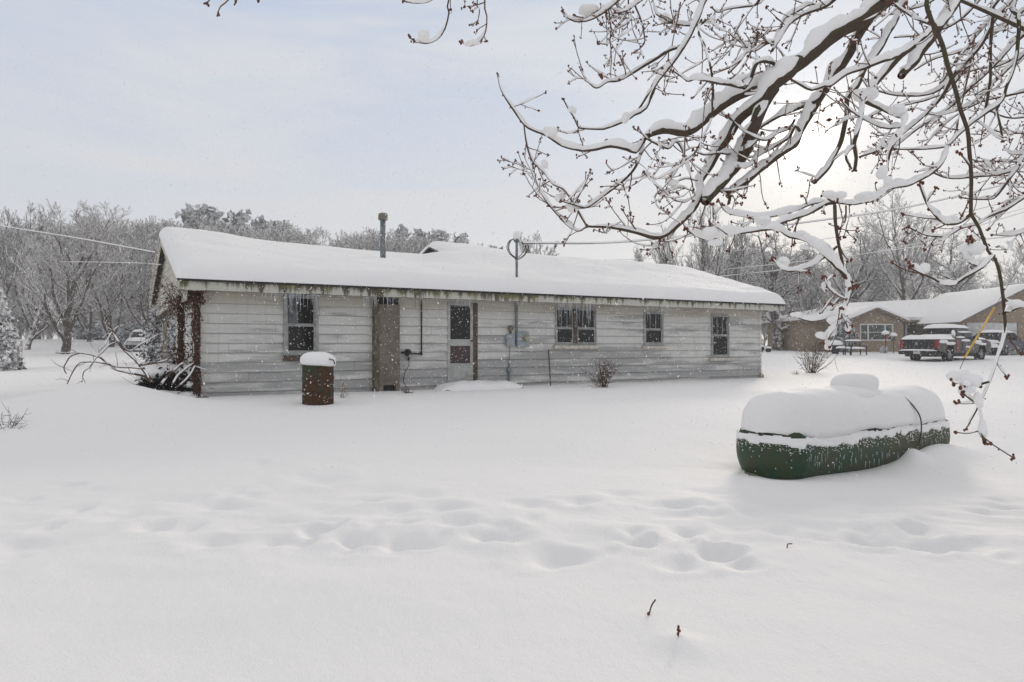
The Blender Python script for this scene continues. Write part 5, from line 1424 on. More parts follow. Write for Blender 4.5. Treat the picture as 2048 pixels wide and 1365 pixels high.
# ------------------------------------------------------------------ the neighbouring house
ND = 50.0
n0 = P(1752, 705, ND)
NZ = gzs(n0[0], ND) - .05
nh = empty('brick_house', (n0[0], ND, NZ), 0, 'low tan brick ranch house with a front gable, white garage door and snowy roof', 'house')
k = ND / F
nx_ = lambda px: (px - 1752) * k
nz_ = lambda py: CZ - (py - HZ) * k - NZ
_b = NB('tan_brick', .9, .15)
_br = _b.t.nodes.new('ShaderNodeTexBrick'); _b.t.links.new(_b.map((1, 1, 1)), _br.inputs['Vector'])
_cvv = _b.t.nodes.new('ShaderNodeCombineXYZ'); _x, _y, _z = _b.xyz(); _b.t.links.new(_b.math('ADD', _x, _y), _cvv.inputs[0]); _b.t.links.new(_z, _cvv.inputs[1]); _b.t.links.new(_cvv.outputs[0], _br.inputs['Vector'])
_br.inputs['Scale'].default_value = 4.5; _br.inputs['Color1'].default_value = (.26, .18, .12, 1); _br.inputs['Color2'].default_value = (.33, .25, .17, 1); _br.inputs['Mortar'].default_value = (.30, .27, .23, 1); _br.inputs['Mortar Size'].default_value = .03
_b.col(_b.mix(.25, _br.outputs['Color'], _b.mix(_b.noise(_b.co, 2.2, 4), (.2, .14, .1), (.36, .29, .22))))
MT['brick'] = _b.m
MT['trimw'] = mat('white_trim', (.62, .62, .60), .6, var=.1, vscale=3)
MT['trimb'] = mat('brown_trim', (.20, .16, .13), .7, var=.2, vscale=3)
gx0, gx1 = nx_(1693), nx_(1807); gy = 0.0; wh_ = nz_(640); ap = nz_(619)
w_ = MB()
# front gable block, recessed middle, garage block: brick walls with real openings
def wall_panel(mb, x0, x1, z0, z1, y, th, holes):
    cuts = sorted({x0, x1} | {h[0] for h in holes} | {h[1] for h in holes})
    for a, b in zip(cuts[:-1], cuts[1:]):
        mm = (a + b) / 2; hs_ = [h for h in holes if h[0] <= mm <= h[1]]
        lo = z0
        for h in sorted(hs_, key=lambda h: h[2]):
            if h[2] > lo: mb.box(a, b, y, y + th, lo, h[2])
            lo = h[3]
        if lo < z1: mb.box(a, b, y, y + th, lo, z1)
wx = (nx_(1719), nx_(1786), nz_(682), nz_(648))
wall_panel(w_, gx0, gx1, -.3, wh_, gy, .25, [wx])
gm = (gx0 + gx1) / 2
w_.poly([(gx0, gy, wh_), (gx1, gy, wh_), (gm, gy, ap)], (0, .25, 0))
w_.box(gx0, gx0 + .25, gy + .25, gy + 9, -.3, wh_); 
my0 = 3.2; km = (ND + my0) / F
mx_ = lambda px: (px - 1024) / F * (ND + my0) - n0[0]; mz_ = lambda py: CZ - (py - HZ) / F * (ND + my0) - NZ
wall_panel(w_, gx1 - .2, mx_(1930), -.3, 2.55, my0, .2, [(mx_(1811), mx_(1826), .95, mz_(654)), (mx_(1835), mx_(1848), .1, mz_(654)), (mx_(1856), mx_(1912), .95, mz_(654))])
gy2 = -3.0; k2 = (ND + gy2) / F
qx_ = lambda px: (px - 1024) / F * (ND + gy2) - n0[0]; qz_ = lambda py: CZ - (py - HZ) / F * (ND + gy2) - NZ
ga0, ga1 = qx_(1922), qx_(2190); gam = (ga0 + ga1) / 2; gz_ = qz_(641); 
gap_ = gz_ + (gam - ga0) * .5
dx0, dx1, dz1 = qx_(1934), qx_(2036), qz_(645)
wall_panel(w_, ga0, ga1, -.3, gz_, gy2, .25, [(dx0, dx1, -.31, dz1), (qx_(2070), qx_(2172), -.31, dz1)])
w_.poly([(ga0, gy2, gz_), (ga1, gy2, gz_), (gam, gy2, gap_)], (0, .25, 0))
w_.box(ga0, ga0 + .25, gy2 + .25, my0, -.3, gz_); w_.box(ga1 - .25, ga1, gy2 + .25, 9, -.3, gz_); w_.box(gx0 + .25, ga1 - .25, 8.8, 9, -.3, 2.4)
w_.build('wall', MT['brick'], nh)
# side wing behind on the left
sw = MB(); sw.box(nx_(1626), gx0 - .002, 1.6, 8.9, -.3, nz_(640) - .1); sw.build('side_wall', MT['brick'], nh)
def nwindow(x0, x1, z0, z1, y, bars, label=None):
    m = MB(); ring(m, x0, x1, z0, z1, .09, y - .05, y + .08)
    for b in bars: m.box(x0 + (x1 - x0) * b - .05, x0 + (x1 - x0) * b + .05, y - .04, y + .07, z0 + .09, z1 - .09)
    f = m.build('window', MT['trimw'], nh); m = MB(); m.box(x0 + .05, x1 - .05, y + .03, y + .04, z0 + .05, z1 - .05); m.build('glass', MT['nglass'], f)
    m = MB()
    for zb_ in (.5,): m.box(x0 + .1, x1 - .1, y + .0, y + .025, z0 + (z1 - z0) * zb_ - .02, z0 + (z1 - z0) * zb_ + .02)
    m.build('glazing_bar', MT['trimw'], f)
MT['nglass'] = mat('greenish_dark_glass', (.05, .065, .06), .08, 0, .5, var=.4, vscale=1.2)
nwindow(*wx[:2], *wx[2:], gy, (.25, .76))
nwindow(mx_(1811), mx_(1826), .95, mz_(654), my0, ()); nwindow(mx_(1856), mx_(1912), .95, mz_(654), my0, (.3, .65))
m = MB(); m.box(mx_(1835), mx_(1848), my0 + .05, my0 + .1, .0, mz_(654)); m.build('door', MT['trimw'], nh)
m = MB(); m.box(gx1 + .02, mx_(1921), my0 - 1.1, my0 - .98, 2.25, 2.5); m.build('porch_beam', MT['trimw'], nh)
for px in (1811, 1848):
    m = MB(); x = (px - 1024) / F * (ND + 2.2) - n0[0]; m.box(x - .07, x + .07, my0 - 1.1, my0 - .96, -.2, 2.25); m.build('porch_post', MT['trimw'], nh)
for a, b in ((dx0, dx1), (qx_(2070), qx_(2172))):
    m = MB(); n = 4
    for i in range(n):
        z0_ = -.2 + (dz1 + .2) * i / n; z1_ = -.2 + (dz1 + .2) * (i + 1) / n - .02
        m.box(a, b, gy2 + .08, gy2 + .13, z0_, z1_)
        for j in range(4):
            xa = a + (b - a) * j / 4; xb = a + (b - a) * (j + 1) / 4; m.box(xa + .1, xb - .1, gy2 + .06, gy2 + .078, z0_ + .1, z1_ - .1)
    m.build('garage_door', MT['trimw'], nh)
# roofs as slabs with snow: each slope is a real thick sheet
def slope_roof(pts, th, name, mt_, parent, over=0):
    m = MB(); p_ = np.array(pts, float); m.add(np.vstack([p_, p_ + np.array((0, 0, th))]), [tuple(range(len(p_)))[::-1], tuple(range(len(p_), 2 * len(p_)))] + [(i, (i + 1) % len(p_), len(p_) + (i + 1) % len(p_), len(p_) + i) for i in range(len(p_))])
    return m.build(name, mt_, parent)
ev = wh_ - .05; rg_z = nz_(600) + .45; ry = 5.0
def gable_prism(x0, x1, y0, y1, ze, za, name='roof', snow_t=.30, parent=nh):
    xm = (x0 + x1) / 2
    prs = [(x0 - .3, ze - .12), (xm, za), (x1 + .3, ze - .12)]
    m = MB(); m.poly([(x, y0 - .35, z) for x, z in prs] + [(x, y0 - .35, z - .16) for x, z in prs[::-1]], (0, y1 - y0 + .35, 0)); r_ = m.build(name, MT['trimb'], parent)
    n_ = 26; U = np.linspace(-1, 1, n_); ny_ = 16; Yv = np.concatenate([[y0 - .37, y0 - .34, y0 - .25], np.linspace(y0, y1, ny_ - 3)])
    V = []
    for j, y in enumerate(Yv):
        ef = (.02, .6, .9)[j] if j < 3 else 1
        for u in U:
            x = xm + u * ((x1 - x0) / 2 + .32); zb_ = za - abs(u) * (za - ze + .12); t = snow_t * ef * math.sqrt(max(0, 1 - abs(u) ** 8))
            V.append((x, y, zb_ + t * (1 + .12 * float(vn(np.array((x * .5, y * .5, 1.)), 3))) - .10 * math.exp(-(u / .1) ** 2) * ef))
    V = np.array(V); ii_ = np.arange(n_ * ny_).reshape(ny_, n_); q = [tuple(t) for t in np.stack([ii_[:-1, :-1], ii_[:-1, 1:], ii_[1:, 1:], ii_[1:, :-1]], -1).reshape(-1, 4)]
    m = MB(); m.add(V, q); m.build('roof_snow', MT['snow'], r_, True); return r_
gable_prism(gx0, gx1, gy, 5.0, wh_, ap + .12)
gable_prism(ga0, ga1, gy2, 5.5, gz_, gap_ + .1)
# main roof: front slope from the porch eave up to the ridge, hipped at the left
mzr = lambda py, y: CZ - (py - HZ) / F * (ND + y) - NZ
mxr = lambda px, y: (px - 1024) / F * (ND + y) - n0[0]
yr_ = 6.0
fr_l, fr_r = mxr(1640, 1.4), mxr(2010, 2.0)
A_ = (nx_(1618), 1.2, mzr(640, 1.2)); B_ = (mxr(1690, yr_), yr_, mzr(613, yr_)); C_ = (mxr(2010, yr_), yr_, mzr(598, yr_)); D_ = (mxr(2010, 1.9), 1.9, mzr(641, 1.9)); E_ = (nx_(1618), 10.2, mzr(640, 1.2)); G_ = (C_[0], 10.2, mzr(640, 1.2))
m = MB(); Vt = np.array([A_, D_, C_, B_, E_, G_]); m.add(np.vstack([Vt, Vt - np.array((0, 0, .15))]), [(0, 1, 2, 3), (0, 3, 4), (3, 2, 5, 4), (7, 6, 9, 8), (6, 10, 9), (9, 10, 11, 8), (0, 6, 7, 1), (0, 4, 10, 6)]); mr_ = m.build('roof', MT['trimb'], nh)
m = MB(); Vs = Vt + np.array((0, 0, .26)); Vs[[0, 1]] += np.array((0, -.08, -.04)); m.add(np.vstack([Vs, Vt + np.array((0, 0, .005))]), [(0, 1, 2, 3), (0, 3, 4), (3, 2, 5, 4), (0, 6, 7, 1), (0, 4, 10, 6)]); m.build('roof_snow', MT['snow'], mr_)
m = MB(); x, z = mxr(1908, 5.6), mzr(596, 5.6); m.box(x - .35, x + .35, 5.3, 5.9, z - .8, z + .12); ck = m.build('chimney', MT['trimb'], mr_)
m = MB(); lumpy(m, x - .4, x + .4, 5.25, 5.95, z + .125, .16, 3); m.build('snow_cap', MT['snow'], ck, True)
x, z = mxr(1966, 4.4), mzr(598, 4.4)
m = MB(); m.tube([(x, 4.4, z - .6), (x, 4.4, z + 1.0)], .04, 8); m.tube(catmull([(x, 4.4, z + .9), (x + .2, 4.4, z + .7), (x + .35, 4.4, z + .3), (x + .1, 4.4, z + .1)], .1), .03, 6); m.build('service_mast', MT['galv'], nh)

# small things in front of the neighbouring house
p = P(1711, 711, 44.5); bz = gzs(p[0], p[1])
bench = empty('garden_bench', (p[0], p[1], bz - .03), R(18), 'black slatted garden bench with snow on seat and back', 'bench')
m = MB()
for i in range(9): m.box(-.52 + i * .128, -.50 + i * .128 + .0, .2, .235, .45, .88)
m.box(-.6, .6, .19, .24, .86, .92); m.box(-.6, .6, .19, .24, .43, .48); m.build('backrest', MT['blackplastic'], bench)
m = MB()
for i in range(5): m.box(-.6, .6, -.3 + i * .1, -.23 + i * .1, .40, .43)
m.build('seat', MT['blackplastic'], bench)
for s in (-1, 1):
    m = MB(); x = s * .6; m.box(x - .025, x + .025, -.3, -.25, 0, .62); m.box(x - .025, x + .025, .19, .24, 0, .92); m.box(x - .03, x + .03, -.32, .2, .60, .64); m.build('arm_frame', MT['blackplastic'], bench)
m = MB(); lumpy(m, -.6, .6, -.3, .18, .43, .12, 3); lumpy(m, -.63, .63, .16, .28, .915, .12, 4); m.build('snow_cover', MT['snow'], bench, True)
p = P(1690, 711, 44.8)
m = MB(); bench2 = empty('side_table', (p[0] - .1, p[1], gzs(p[0], p[1]) - .03), R(18), 'low black side table under snow left of the garden bench', 'table')
m.box(-.3, .3, -.3, .3, .42, .45); m.build('table_top', MT['blackplastic'], bench2)
for sx in (-1, 1):
    for sy in (-1, 1):
        m = MB(); m.box(sx * .27 - .02, sx * .27 + .02, sy * .27 - .02, sy * .27 + .02, 0, .42); m.build('leg', MT['blackplastic'], bench2)
m = MB(); lumpy(m, -.34, .34, -.34, .34, .452, .14, 6); m.build('snow_cover', MT['snow'], bench2, True)
for (px, top, hh, lab, mt_) in ((1771, 663, .75, 'red bird feeder under a snow cap in front of the picture window', MT['brightred']), (1787, 667, .62, 'brown bird feeder on a post right of the red one', MT['wood'])):
    p = P(px, 700, 47.5); z0_ = gzs(p[0], p[1]); zt_ = CZ - (top - HZ) / F * 47.5 - z0_
    r_ = empty('bird_feeder', (p[0], p[1], z0_), 0, lab, 'bird feeder')
    m = MB(); m.tube([(0, 0, -.1), (0, 0, zt_ - .5)], .03, 8); m.build('post', MT['wood'], r_)
    m = MB(); m.rev([(.0, zt_ - .52), (.16, zt_ - .5), (.16, zt_ - .46), (.10, zt_ - .44), (.11, zt_ - .24), (.2, zt_ - .22), (.12, zt_ - .15), (0, zt_ - .13)], 12); m.build('seed_box', mt_, r_)
    m = MB(); m.ball((0, 0, zt_ - .14), (.24, .24, .2), 2, .15, 3, cut=-.06); m.build('snow_cap', MT['snow'], r_, True)
p = P(1671, 704, 47); z0_ = gzs(p[0], p[1]); r_ = empty('planter', (p[0], p[1], z0_), 0, 'round dark planter with a snow cap left of the brick gable', 'planter')
m = MB(); m.rev([(.22, 0), (.3, .35), (.4, .55), (.4, .6), (.34, .6), (0, .55)], 16); m.build('pot', MT['blackplastic'], r_); m = MB(); m.ball((0, 0, .62), (.45, .45, .3), 3, .12, 4, cut=-.04); m.build('snow_cap', MT['snow'], r_, True)
p = P(1768, 704, 47.8); m = MB(); m.ball((0, 0, .2), (.28, .2, .3), 3, .35, 5, cut=-.2); tag(m.build('garden_rock', mat('pale_rock', (.38, .38, .39), .9, var=.3), None, True, (p[0], p[1], gzs(p[0], p[1]))), 'pale pointed rock at the foot of the brick gable', 'rock')
put_tree('yew_shrub', C_yew, 1684, 49.5, s=.62, rz=1.2, sxy=.8, label='bushy snow dusted shrub at the left corner of the brick gable', cat='shrub')
put_tree('forsythia_shrub', tree_meshes('yellow', seed=51, H=2.2, mains=14, kids=(7, 6, 4), spread=(20, 50), low=.05, up=.1, r0=.03, rmin=.012), 1617, 58, s=.9, sxy=1.2, mt='yel', label='yellowish green shrub beyond the snow left of the brick house', cat='shrub') if False else None
yb = conifer_meshes('yellow_shrub', 'needle', seed=52, H=2.1, Rm=1.4, whorls=12, per=10, droop=.2, tuft=.22, ragged=.4, base=.03, power=.45, dens=10)
for me in yb: me.materials.clear(); me.materials.append(mat('yellow_green_twigs', (.34, .34, .16), .9, var=.3, vscale=3))
put_tree('yellow_shrub', yb, 1617, 56, s=.95, sxy=1.0, label='yellowish green shrub beyond the snow left of the brick house', cat='shrub')
# distant grey shed seen under the stout maple
p = P(1585, 680, 70); shd = empty('garden_shed', (p[0], p[1], gzs(p[0], p[1])), .2, 'small pale grey shed far off behind the stout maple', 'shed')
m = MB(); m.box(-1.3, 1.3, -1, 1, -.2, 1.9); m.build('wall', mat('grey_boards', (.34, .35, .35), .8, var=.15), shd); m = MB(); m.poly([(-1.5, -1.2, 1.85), (1.5, -1.2, 1.85), (1.5, 0, 2.5), (-1.5, 0, 2.5)], (0, 0, .2)); m.poly([(-1.5, 1.2, 1.85), (-1.5, 0, 2.5), (1.5, 0, 2.5), (1.5, 1.2, 1.85)], (0, 0, .2)); m.build('roof', MT['snow'], shd)
# two small dark stones past the house corner
for px, py, d, lab in ((1523, 692, 50, 'dark snow topped stump nearest the white house corner'), (1537, 695, 50, 'dark snow topped stump right of its twin by the house corner')):
    p = P(px, 700, d); r_ = empty('stump', (p[0], p[1], gzs(p[0], p[1])), 0, lab, 'stump'); h = CZ - (py - HZ) / F * d - gzs(p[0], p[1])
    m = MB(); m.ball((0, 0, h - .2), (.2, .17, .2), 2, .2, 3); m.tube([(0, 0, -.1), (0, 0, h - .2)], .07, 8); m.build('wood', MT['iron'], r_, True)
    m = MB(); m.ball((.02, 0, h - .04), (.2, .17, .1), 2, .2, 4); m.build('snow_cap', MT['snow'], r_, True)

# ------------------------------------------------------------------ wires and the guy guard
def cable(name, pts, rad, label, snow=True, sag=0, snow_r=1.5, cat='cable', group=None):
    p_ = np.array([P(*q) for q in pts]); c = catmull(p_, .6 if len(p_) > 2 else 1.0)
    t = np.linspace(0, 1, len(c)); c[:, 2] -= sag * 4 * t * (1 - t)
    m = MB(); m.tube(c, rad, 6)
    root = m.build(name, MT['iron']); tag(root, label, cat, group)
    if snow:
        c2 = c + np.array((0, 0, rad * .9)); V, Q = tubes_np([(c2, np.full(len(c2), rad * snow_r))], 6)
        link('snow_line', mesh_np('snow_line', V, Q), MT['snow'], root)
    return root
ms_w = HA + HU * mxs + HB * my
cable('service_cable', [(1044, 487, ms_w[1]), (1200, 487, 21.5), (1300, 480, 22.5), (1420, 468, 23.5), (1600, 447, 25), (1830, 412, 27), (2090, 350, 29.5)], .022, 'thick snow topped cable running from the roof mast to upper right', snow_r=1.5, group='overhead wires')
cable('power_line', [(1060, 518, 60), (1250, 520, 58), (1420, 508, 54), (1640, 480, 48), (1860, 441, 42), (2090, 385, 38)], .012, 'thin distant wire just under the thick service cable', group='overhead wires')
cable('power_line', [(1400, 545, 52), (1560, 528, 50), (1720, 510, 47), (1860, 480, 45), (2090, 412, 42)], .016, 'snowy wire crossing in front of the twin stemmed tree', group='overhead wires')
cable('power_line', [(1436, 554, 52), (1580, 538, 50), (1735, 508, 48), (1900, 487, 46), (2090, 466, 44)], .022, 'lowest snowy wire rising towards the right frame edge', group='overhead wires')
cable('power_line', [(1862, 466, 60), (1960, 442, 58), (2090, 405, 56)], .012, 'bare thin wire high at the right frame edge', snow=False, group='overhead wires')
cable('neighbor_cable', [(1967, 573, ND + 4.4), (1990, 572, 53), (2100, 560, 50)], .02, 'short cable from the neighbouring roof mast to the right', group='overhead wires')
gq_ = hw(-.3, 3.0, 2.95)
cable('phone_line', [(312, 506, 17.0), (160, 478, 20), (0, 452, 24), (-200, 418, 29)], .012, 'snowy wire sloping from the gable to the left frame edge', group='overhead wires')
cable('phone_line', [(322, 530, 17.4), (250, 526, 22), (120, 524, 30)], .008, 'thin short wire under the gable line going back left', group='overhead wires')
p0, p1 = P(1914, 742, 26.0), P(1989, 616, 26.6)
gw = MB(); gw.tube([p0 - np.array((.03, 0, .25)), p0 + (p1 - p0) * .22], .012, 6); gw.tube([p1, p1 + (p1 - p0) * 1.6], .008, 6)
guy = gw.build('guy_wire', MT['iron']); tag(guy, 'anchored guy wire with a yellow guard leaning in front of the pickup', 'guy wire')
m = MB(); m.tube([p0 + (p1 - p0) * .2, p1], .035, 8); m.build('guard', mat('yellow_guard', (.62, .36, .04), .5, var=.25, vscale=3), guy)
# ------------------------------------------------------------------ the maple that reaches into the frame from the right
TRUNK = np.array((5.4, 5.6))
LIMBS = []   # (points as column,row ; width at start, width at end ; distance at start, distance at end; snow 0..1; twigs per metre)
def limb(pts, w0, w1, d0, d1=None, snow=1.0, tw=4.0): LIMBS.append((pts, w0, w1, d0, d1 if d1 else d0, snow, tw))
# the heavy main limb and its forks
limb([(2300, -330), (1905, -85), (1790, -10), (1720, 40), (1680, 63), (1609, 122), (1542, 166), (1490, 185), (1447, 211), (1403, 245), (1388, 257), (1366, 266), (1340, 261), (1324, 262), (1302, 269), (1291, 276)], 52, 12, 4.6, 4.2, 1.7, 2)
limb([(1291, 276), (1281, 292), (1271, 306), (1253, 300), (1222, 293), (1185, 300), (1158, 300), (1124, 292), (1093, 273), (1066, 261), (1048, 249), (1023, 214), (1003, 181), (995, 150)], 8, 2.6, 4.2, 4.4, 1.2, 5)
limb([(1290, 277), (1282, 305), (1273, 331), (1255, 355), (1216, 386), (1177, 414), (1163, 415), (1147, 410), (1120, 402)], 6, 2.6, 4.2, 4.3, .8, 5)
limb([(1048, 249), (1051, 275), (1057, 304), (1066, 325), (1087, 345), (1107, 370), (1126, 378), (1144, 403), (1160, 430), (1174, 453)], 3, 4, 4.4, 4.3, .8, 6)
limb([(1174, 453), (1155, 463), (1132, 446), (1109, 423), (1095, 406), (1080, 384), (1066, 355), (1064, 329)], 3.5, 2, 4.3, 4.4, .8, 6)
limb([(1600, 120), (1580, 145), (1548, 171), (1535, 193), (1511, 213), (1482, 237), (1469, 255), (1451, 283), (1434, 305), (1416, 338), (1399, 366), (1399, 385), (1393, 402), (1380, 423), (1358, 447), (1319, 474), (1277, 466), (1224, 455), (1174, 453)], 24, 5, 4.4, 4.2, 1.1, 3)
limb([(1548, 178), (1531, 202), (1522, 222), (1509, 257), (1491, 299), (1473, 329), (1443, 365), (1407, 405)], 26, 20, 4.4, 4.3, 1.0, 1.5)
limb([(1850, -110), (1747, 23), (1716, 69), (1686, 126), (1659, 164), (1632, 206), (1604, 255), (1592, 286), (1580, 296), (1544, 321), (1500, 358), (1458, 384), (1436, 376)], 26, 9, 4.9, 4.5, 1.0, 2.5)
limb([(1458, 384), (1459, 396), (1457, 408)], 8, 5, 4.5, None, 0, 3)
limb([(1657, 166), (1640, 198), (1604, 214), (1580, 223), (1555, 235), (1524, 254), (1505, 268)], 9, 4, 4.7, 4.6, 1.2, 3)
limb([(1600, 262), (1590, 252), (1580, 274), (1550, 294), (1517, 312), (1500, 332), (1473, 334), (1443, 321)], 6, 2.6, 4.5, 4.4, 1.0, 4)
limb([(1590, 240), (1580, 257), (1557, 266), (1531, 281), (1500, 270), (1478, 255), (1456, 231)], 5, 2.2, 4.4, 4.2, .7, 3)
limb([(1524, 266), (1498, 296), (1471, 307), (1434, 307), (1407, 310), (1385, 300)], 7, 3, 4.4, 4.3, 1.3, 5)
limb([(1291, 276), (1310, 287), (1337, 298), (1352, 284), (1365, 302), (1374, 331), (1382, 355), (1387, 383)], 5, 2.4, 4.2, 4.1, .8, 6)
limb([(1387, 383), (1360, 376), (1330, 384), (1312, 372), (1296, 355), (1287, 345)], 3.2, 2, 4.1, 4.0, 1.1, 7)
limb([(1390, 390), (1370, 405), (1345, 398), (1325, 380), (1310, 395), (1316, 415), (1336, 424)], 3.2, 2, 4.1, 4.0, 1.0, 7)
limb([(1395, 362), (1370, 358), (1345, 368), (1335, 361)], 3, 2, 4.1, 4.0, .9, 7)
limb([(1319, 474), (1320, 484), (1317, 495)], 4, 2, 4.2, None, 0, 3)
# upper left boughs
limb([(1720, -420), (1470, -120), (1413, -5), (1400, 29), (1386, 59), (1370, 90), (1363, 101), (1348, 124), (1325, 152), (1311, 170), (1292, 217), (1270, 230), (1252, 242), (1214, 257), (1201, 259), (1165, 257), (1156, 253), (1148, 235), (1139, 222), (1126, 198)], 14, 2.8, 5.2, 4.5, 1.0, 4)
limb([(1325, 150), (1311, 160), (1298, 187), (1283, 211), (1270, 227)], 5, 4, 4.7, None, .4, 2)
limb([(1361, 93), (1338, 101), (1315, 116), (1290, 131), (1262, 149), (1237, 162), (1214, 164), (1197, 175), (1186, 173), (1172, 158), (1163, 141)], 7, 2.6, 4.9, 4.7, 1.2, 5)
limb([(1560, -300), (1340, -40), (1287, -2), (1266, 13), (1249, 23), (1230, 27)], 9, 2.6, 5.2, 4.8, 1.1, 5)
limb([(1500, -260), (1300, -36), (1241, -2), (1218, 17), (1195, 34), (1172, 43), (1150, 43), (1134, 34), (1125, 19)], 8, 2.8, 5.2, 4.8, 1.2, 6)
limb([(1222, 8), (1201, 19), (1186, 34), (1169, 36), (1148, 32)], 4, 2.4, 4.9, None, 1.0, 6)
limb([(1217, 21), (1220, 40), (1222, 57), (1220, 82), (1222, 97)], 3, 2.2, 4.8, None, 0, 5)
limb([(1220, 85), (1210, 89), (1195, 87)], 2.4, 2, 4.8, None, 1.0, 5)
limb([(1270, 10), (1281, 40), (1288, 69), (1289, 86), (1280, 97), (1271, 104)], 3.6, 2.4, 4.8, None, 0, 3)
limb([(1256, -2), (1258, 19), (1262, 38), (1249, 51), (1237, 55), (1226, 47)], 3, 2, 4.8, None, .6, 5)
limb([(1412, 40), (1399, 50), (1367, 51), (1340, 46), (1327, 36), (1313, 29), (1306, 2)], 5, 2.4, 5.0, 4.9, 1.0, 7)
limb([(1403, 40), (1397, 63), (1409, 91), (1414, 110), (1422, 137), (1426, 171), (1424, 200), (1424, 229), (1416, 255), (1403, 281), (1385, 316)], 5, 3, 4.5, 4.0, .25, 4)
limb([(1489, 175), (1502, 158), (1511, 130), (1525, 122), (1544, 126), (1561, 134)], 8, 7, 4.1, 4.3, .9, 2)
limb([(1489, 176), (1462, 170), (1428, 164), (1393, 158), (1376, 162), (1363, 154), (1346, 143)], 7, 2.6, 4.1, 4.2, 1.5, 5)
limb([(1830, -160), (1700, -30), (1666, 2), (1643, 17), (1609, 29), (1593, 38), (1576, 51), (1561, 76), (1542, 103)], 10, 5, 5.2, 4.7, 1.0, 4)
limb([(1641, 15), (1622, 9), (1599, 21), (1570, 38), (1559, 63), (1546, 91)], 5, 3, 5.0, 4.8, 1.1, 4)
limb([(1557, 82), (1532, 89), (1513, 101), (1494, 105), (1481, 122), (1470, 134), (1458, 147)], 5, 3, 4.8, 4.5, 1.2, 5)
limb([(1511, 101), (1492, 95), (1479, 84), (1462, 70), (1459, 61)], 4, 2.2, 4.8, 4.7, 1.2, 7)
limb([(1590, -130), (1530, -30), (1517, 0), (1511, 10), (1487, 14), (1456, 19), (1435, 25), (1423, 15)], 6, 2.4, 5.1, 4.9, .9, 5)
# hanging tips at the top left
limb([(1130, -260), (960, -90), (899, -6), (898, 26), (890, 58), (874, 79), (851, 87), (828, 82), (819, 74)], 5, 2.6, 4.2, 3.6, .9, 6)
limb([(960, -90), (890, -30), (864, 0), (845, 6), (825, 6), (806, 2)], 3.6, 2.4, 4.2, 3.6, 1.0, 4)
limb([(1130, -260), (1000, -70), (970, 0), (974, 32), (972, 61), (961, 82), (941, 92), (922, 84)], 4, 2.4, 4.2, 3.7, .9, 5)
limb([(985, -40), (956, -3), (959, 23), (954, 48)], 3, 2, 3.9, 3.7, .5, 9)
limb([(971, 5), (951, 11), (927, 15)], 2.4, 2, 3.8, 3.7, .4, 3)
limb([(960, -90), (600, -60), (470, -30), (457, 0), (441, 13), (435, 27)], 6, 2.6, 4.0, 3.3, .7, 3)
limb([(520, -45), (435, -25), (419, 0), (411, 8)], 3.2, 2.4, 3.4, 3.3, .7, 2)
limb([(560, -50), (490, -30), (475, -8), (472, 6)], 3.2, 2.4, 3.5, 3.3, .3, 2)
limb([(620, -60), (530, -30), (516, 2)], 3, 2.4, 3.5, 3.3, .3, 2)
limb([(2000, -700), (1500, -420), (1130, -260), (960, -90)], 22, 6, 5.2, 4.2, 1.0, 2)
limb([(2300, -330), (1980, -420), (1720, -420)], 40, 14, 5.0, 5.2, 1.2, 1)
# the right hand tangle
limb([(2350, -420), (2010, -150), (1915, -4), (1888, 33), (1871, 66), (1851, 92), (1831, 119), (1805, 153)], 36, 15, 4.9, 4.4, .9, 1)
limb([(2010, -150), (1899, 33), (1866, 59), (1827, 92), (1794, 112), (1763, 123), (1728, 138), (1693, 149), (1662, 172), (1648, 173), (1624, 180), (1604, 171), (1582, 159)], 12, 4, 4.4, 3.6, 1.3, 4)
limb([(1960, -200), (1811, 2), (1794, 37), (1776, 68), (1761, 97), (1745, 120), (1728, 141), (1714, 172), (1694, 197), (1692, 238), (1683, 282), (1674, 304), (1657, 335), (1628, 365)], 10, 9, 4.8, 4.3, .9, 2)
limb([(1827, 92), (1803, 110), (1776, 141), (1745, 176), (1724, 203), (1723, 227), (1714, 269), (1709, 291), (1713, 317), (1709, 343)], 11, 7, 4.2, 3.7, 1.0, 2.5)
limb([(1709, 291), (1692, 313), (1701, 335)], 6, 4, 3.7, 3.6, .7, 4)
limb([(1727, 203), (1758, 216), (1789, 231), (1808, 238), (1808, 251), (1800, 273), (1786, 291), (1778, 317), (1775, 339)], 7, 4, 4.1, 3.5, 1.3, 4)
limb([(1806, 253), (1775, 257), (1749, 249), (1723, 236), (1696, 218), (1681, 200)], 4.5, 2.4, 3.9, 3.6, 1.0, 4)
limb([(2250, -380), (1960, -120), (1860, -20), (1862, 40), (1869, 53), (1880, 81), (1893, 123), (1904, 156), (1913, 187), (1921, 220), (1935, 259), (1939, 297), (1943, 354), (1942, 420), (1943, 431), (1958, 457), (1971, 492), (1980, 508), (1990, 520), (1999, 547), (2004, 582), (2008, 612), (2009, 666), (1996, 711), (1979, 762), (1963, 798), (1957, 810), (1963, 838), (1958, 862), (1972, 885)], 12, 4.5, 3.2, 2.35, .12, 2.5)
limb([(1869, 53), (1838, 42), (1822, 33), (1794, 13), (1783, 2)], 4.5, 2.6, 3.0, 2.9, .6, 4)
limb([(1942, 430), (1921, 446), (1890, 448), (1868, 429), (1853, 407), (1844, 385), (1839, 369)], 6.5, 3, 2.7, 2.55, 1.0, 4)
limb([(1988, 512), (1964, 535), (1929, 556), (1900, 572), (1862, 556), (1837, 545), (1818, 535)], 6, 3, 2.55, 2.4, .9, 5)
limb([(1962, 536), (1943, 528), (1932, 517), (1935, 493), (1938, 478)], 4.5, 3, 2.5, 2.4, 1.3, 4)
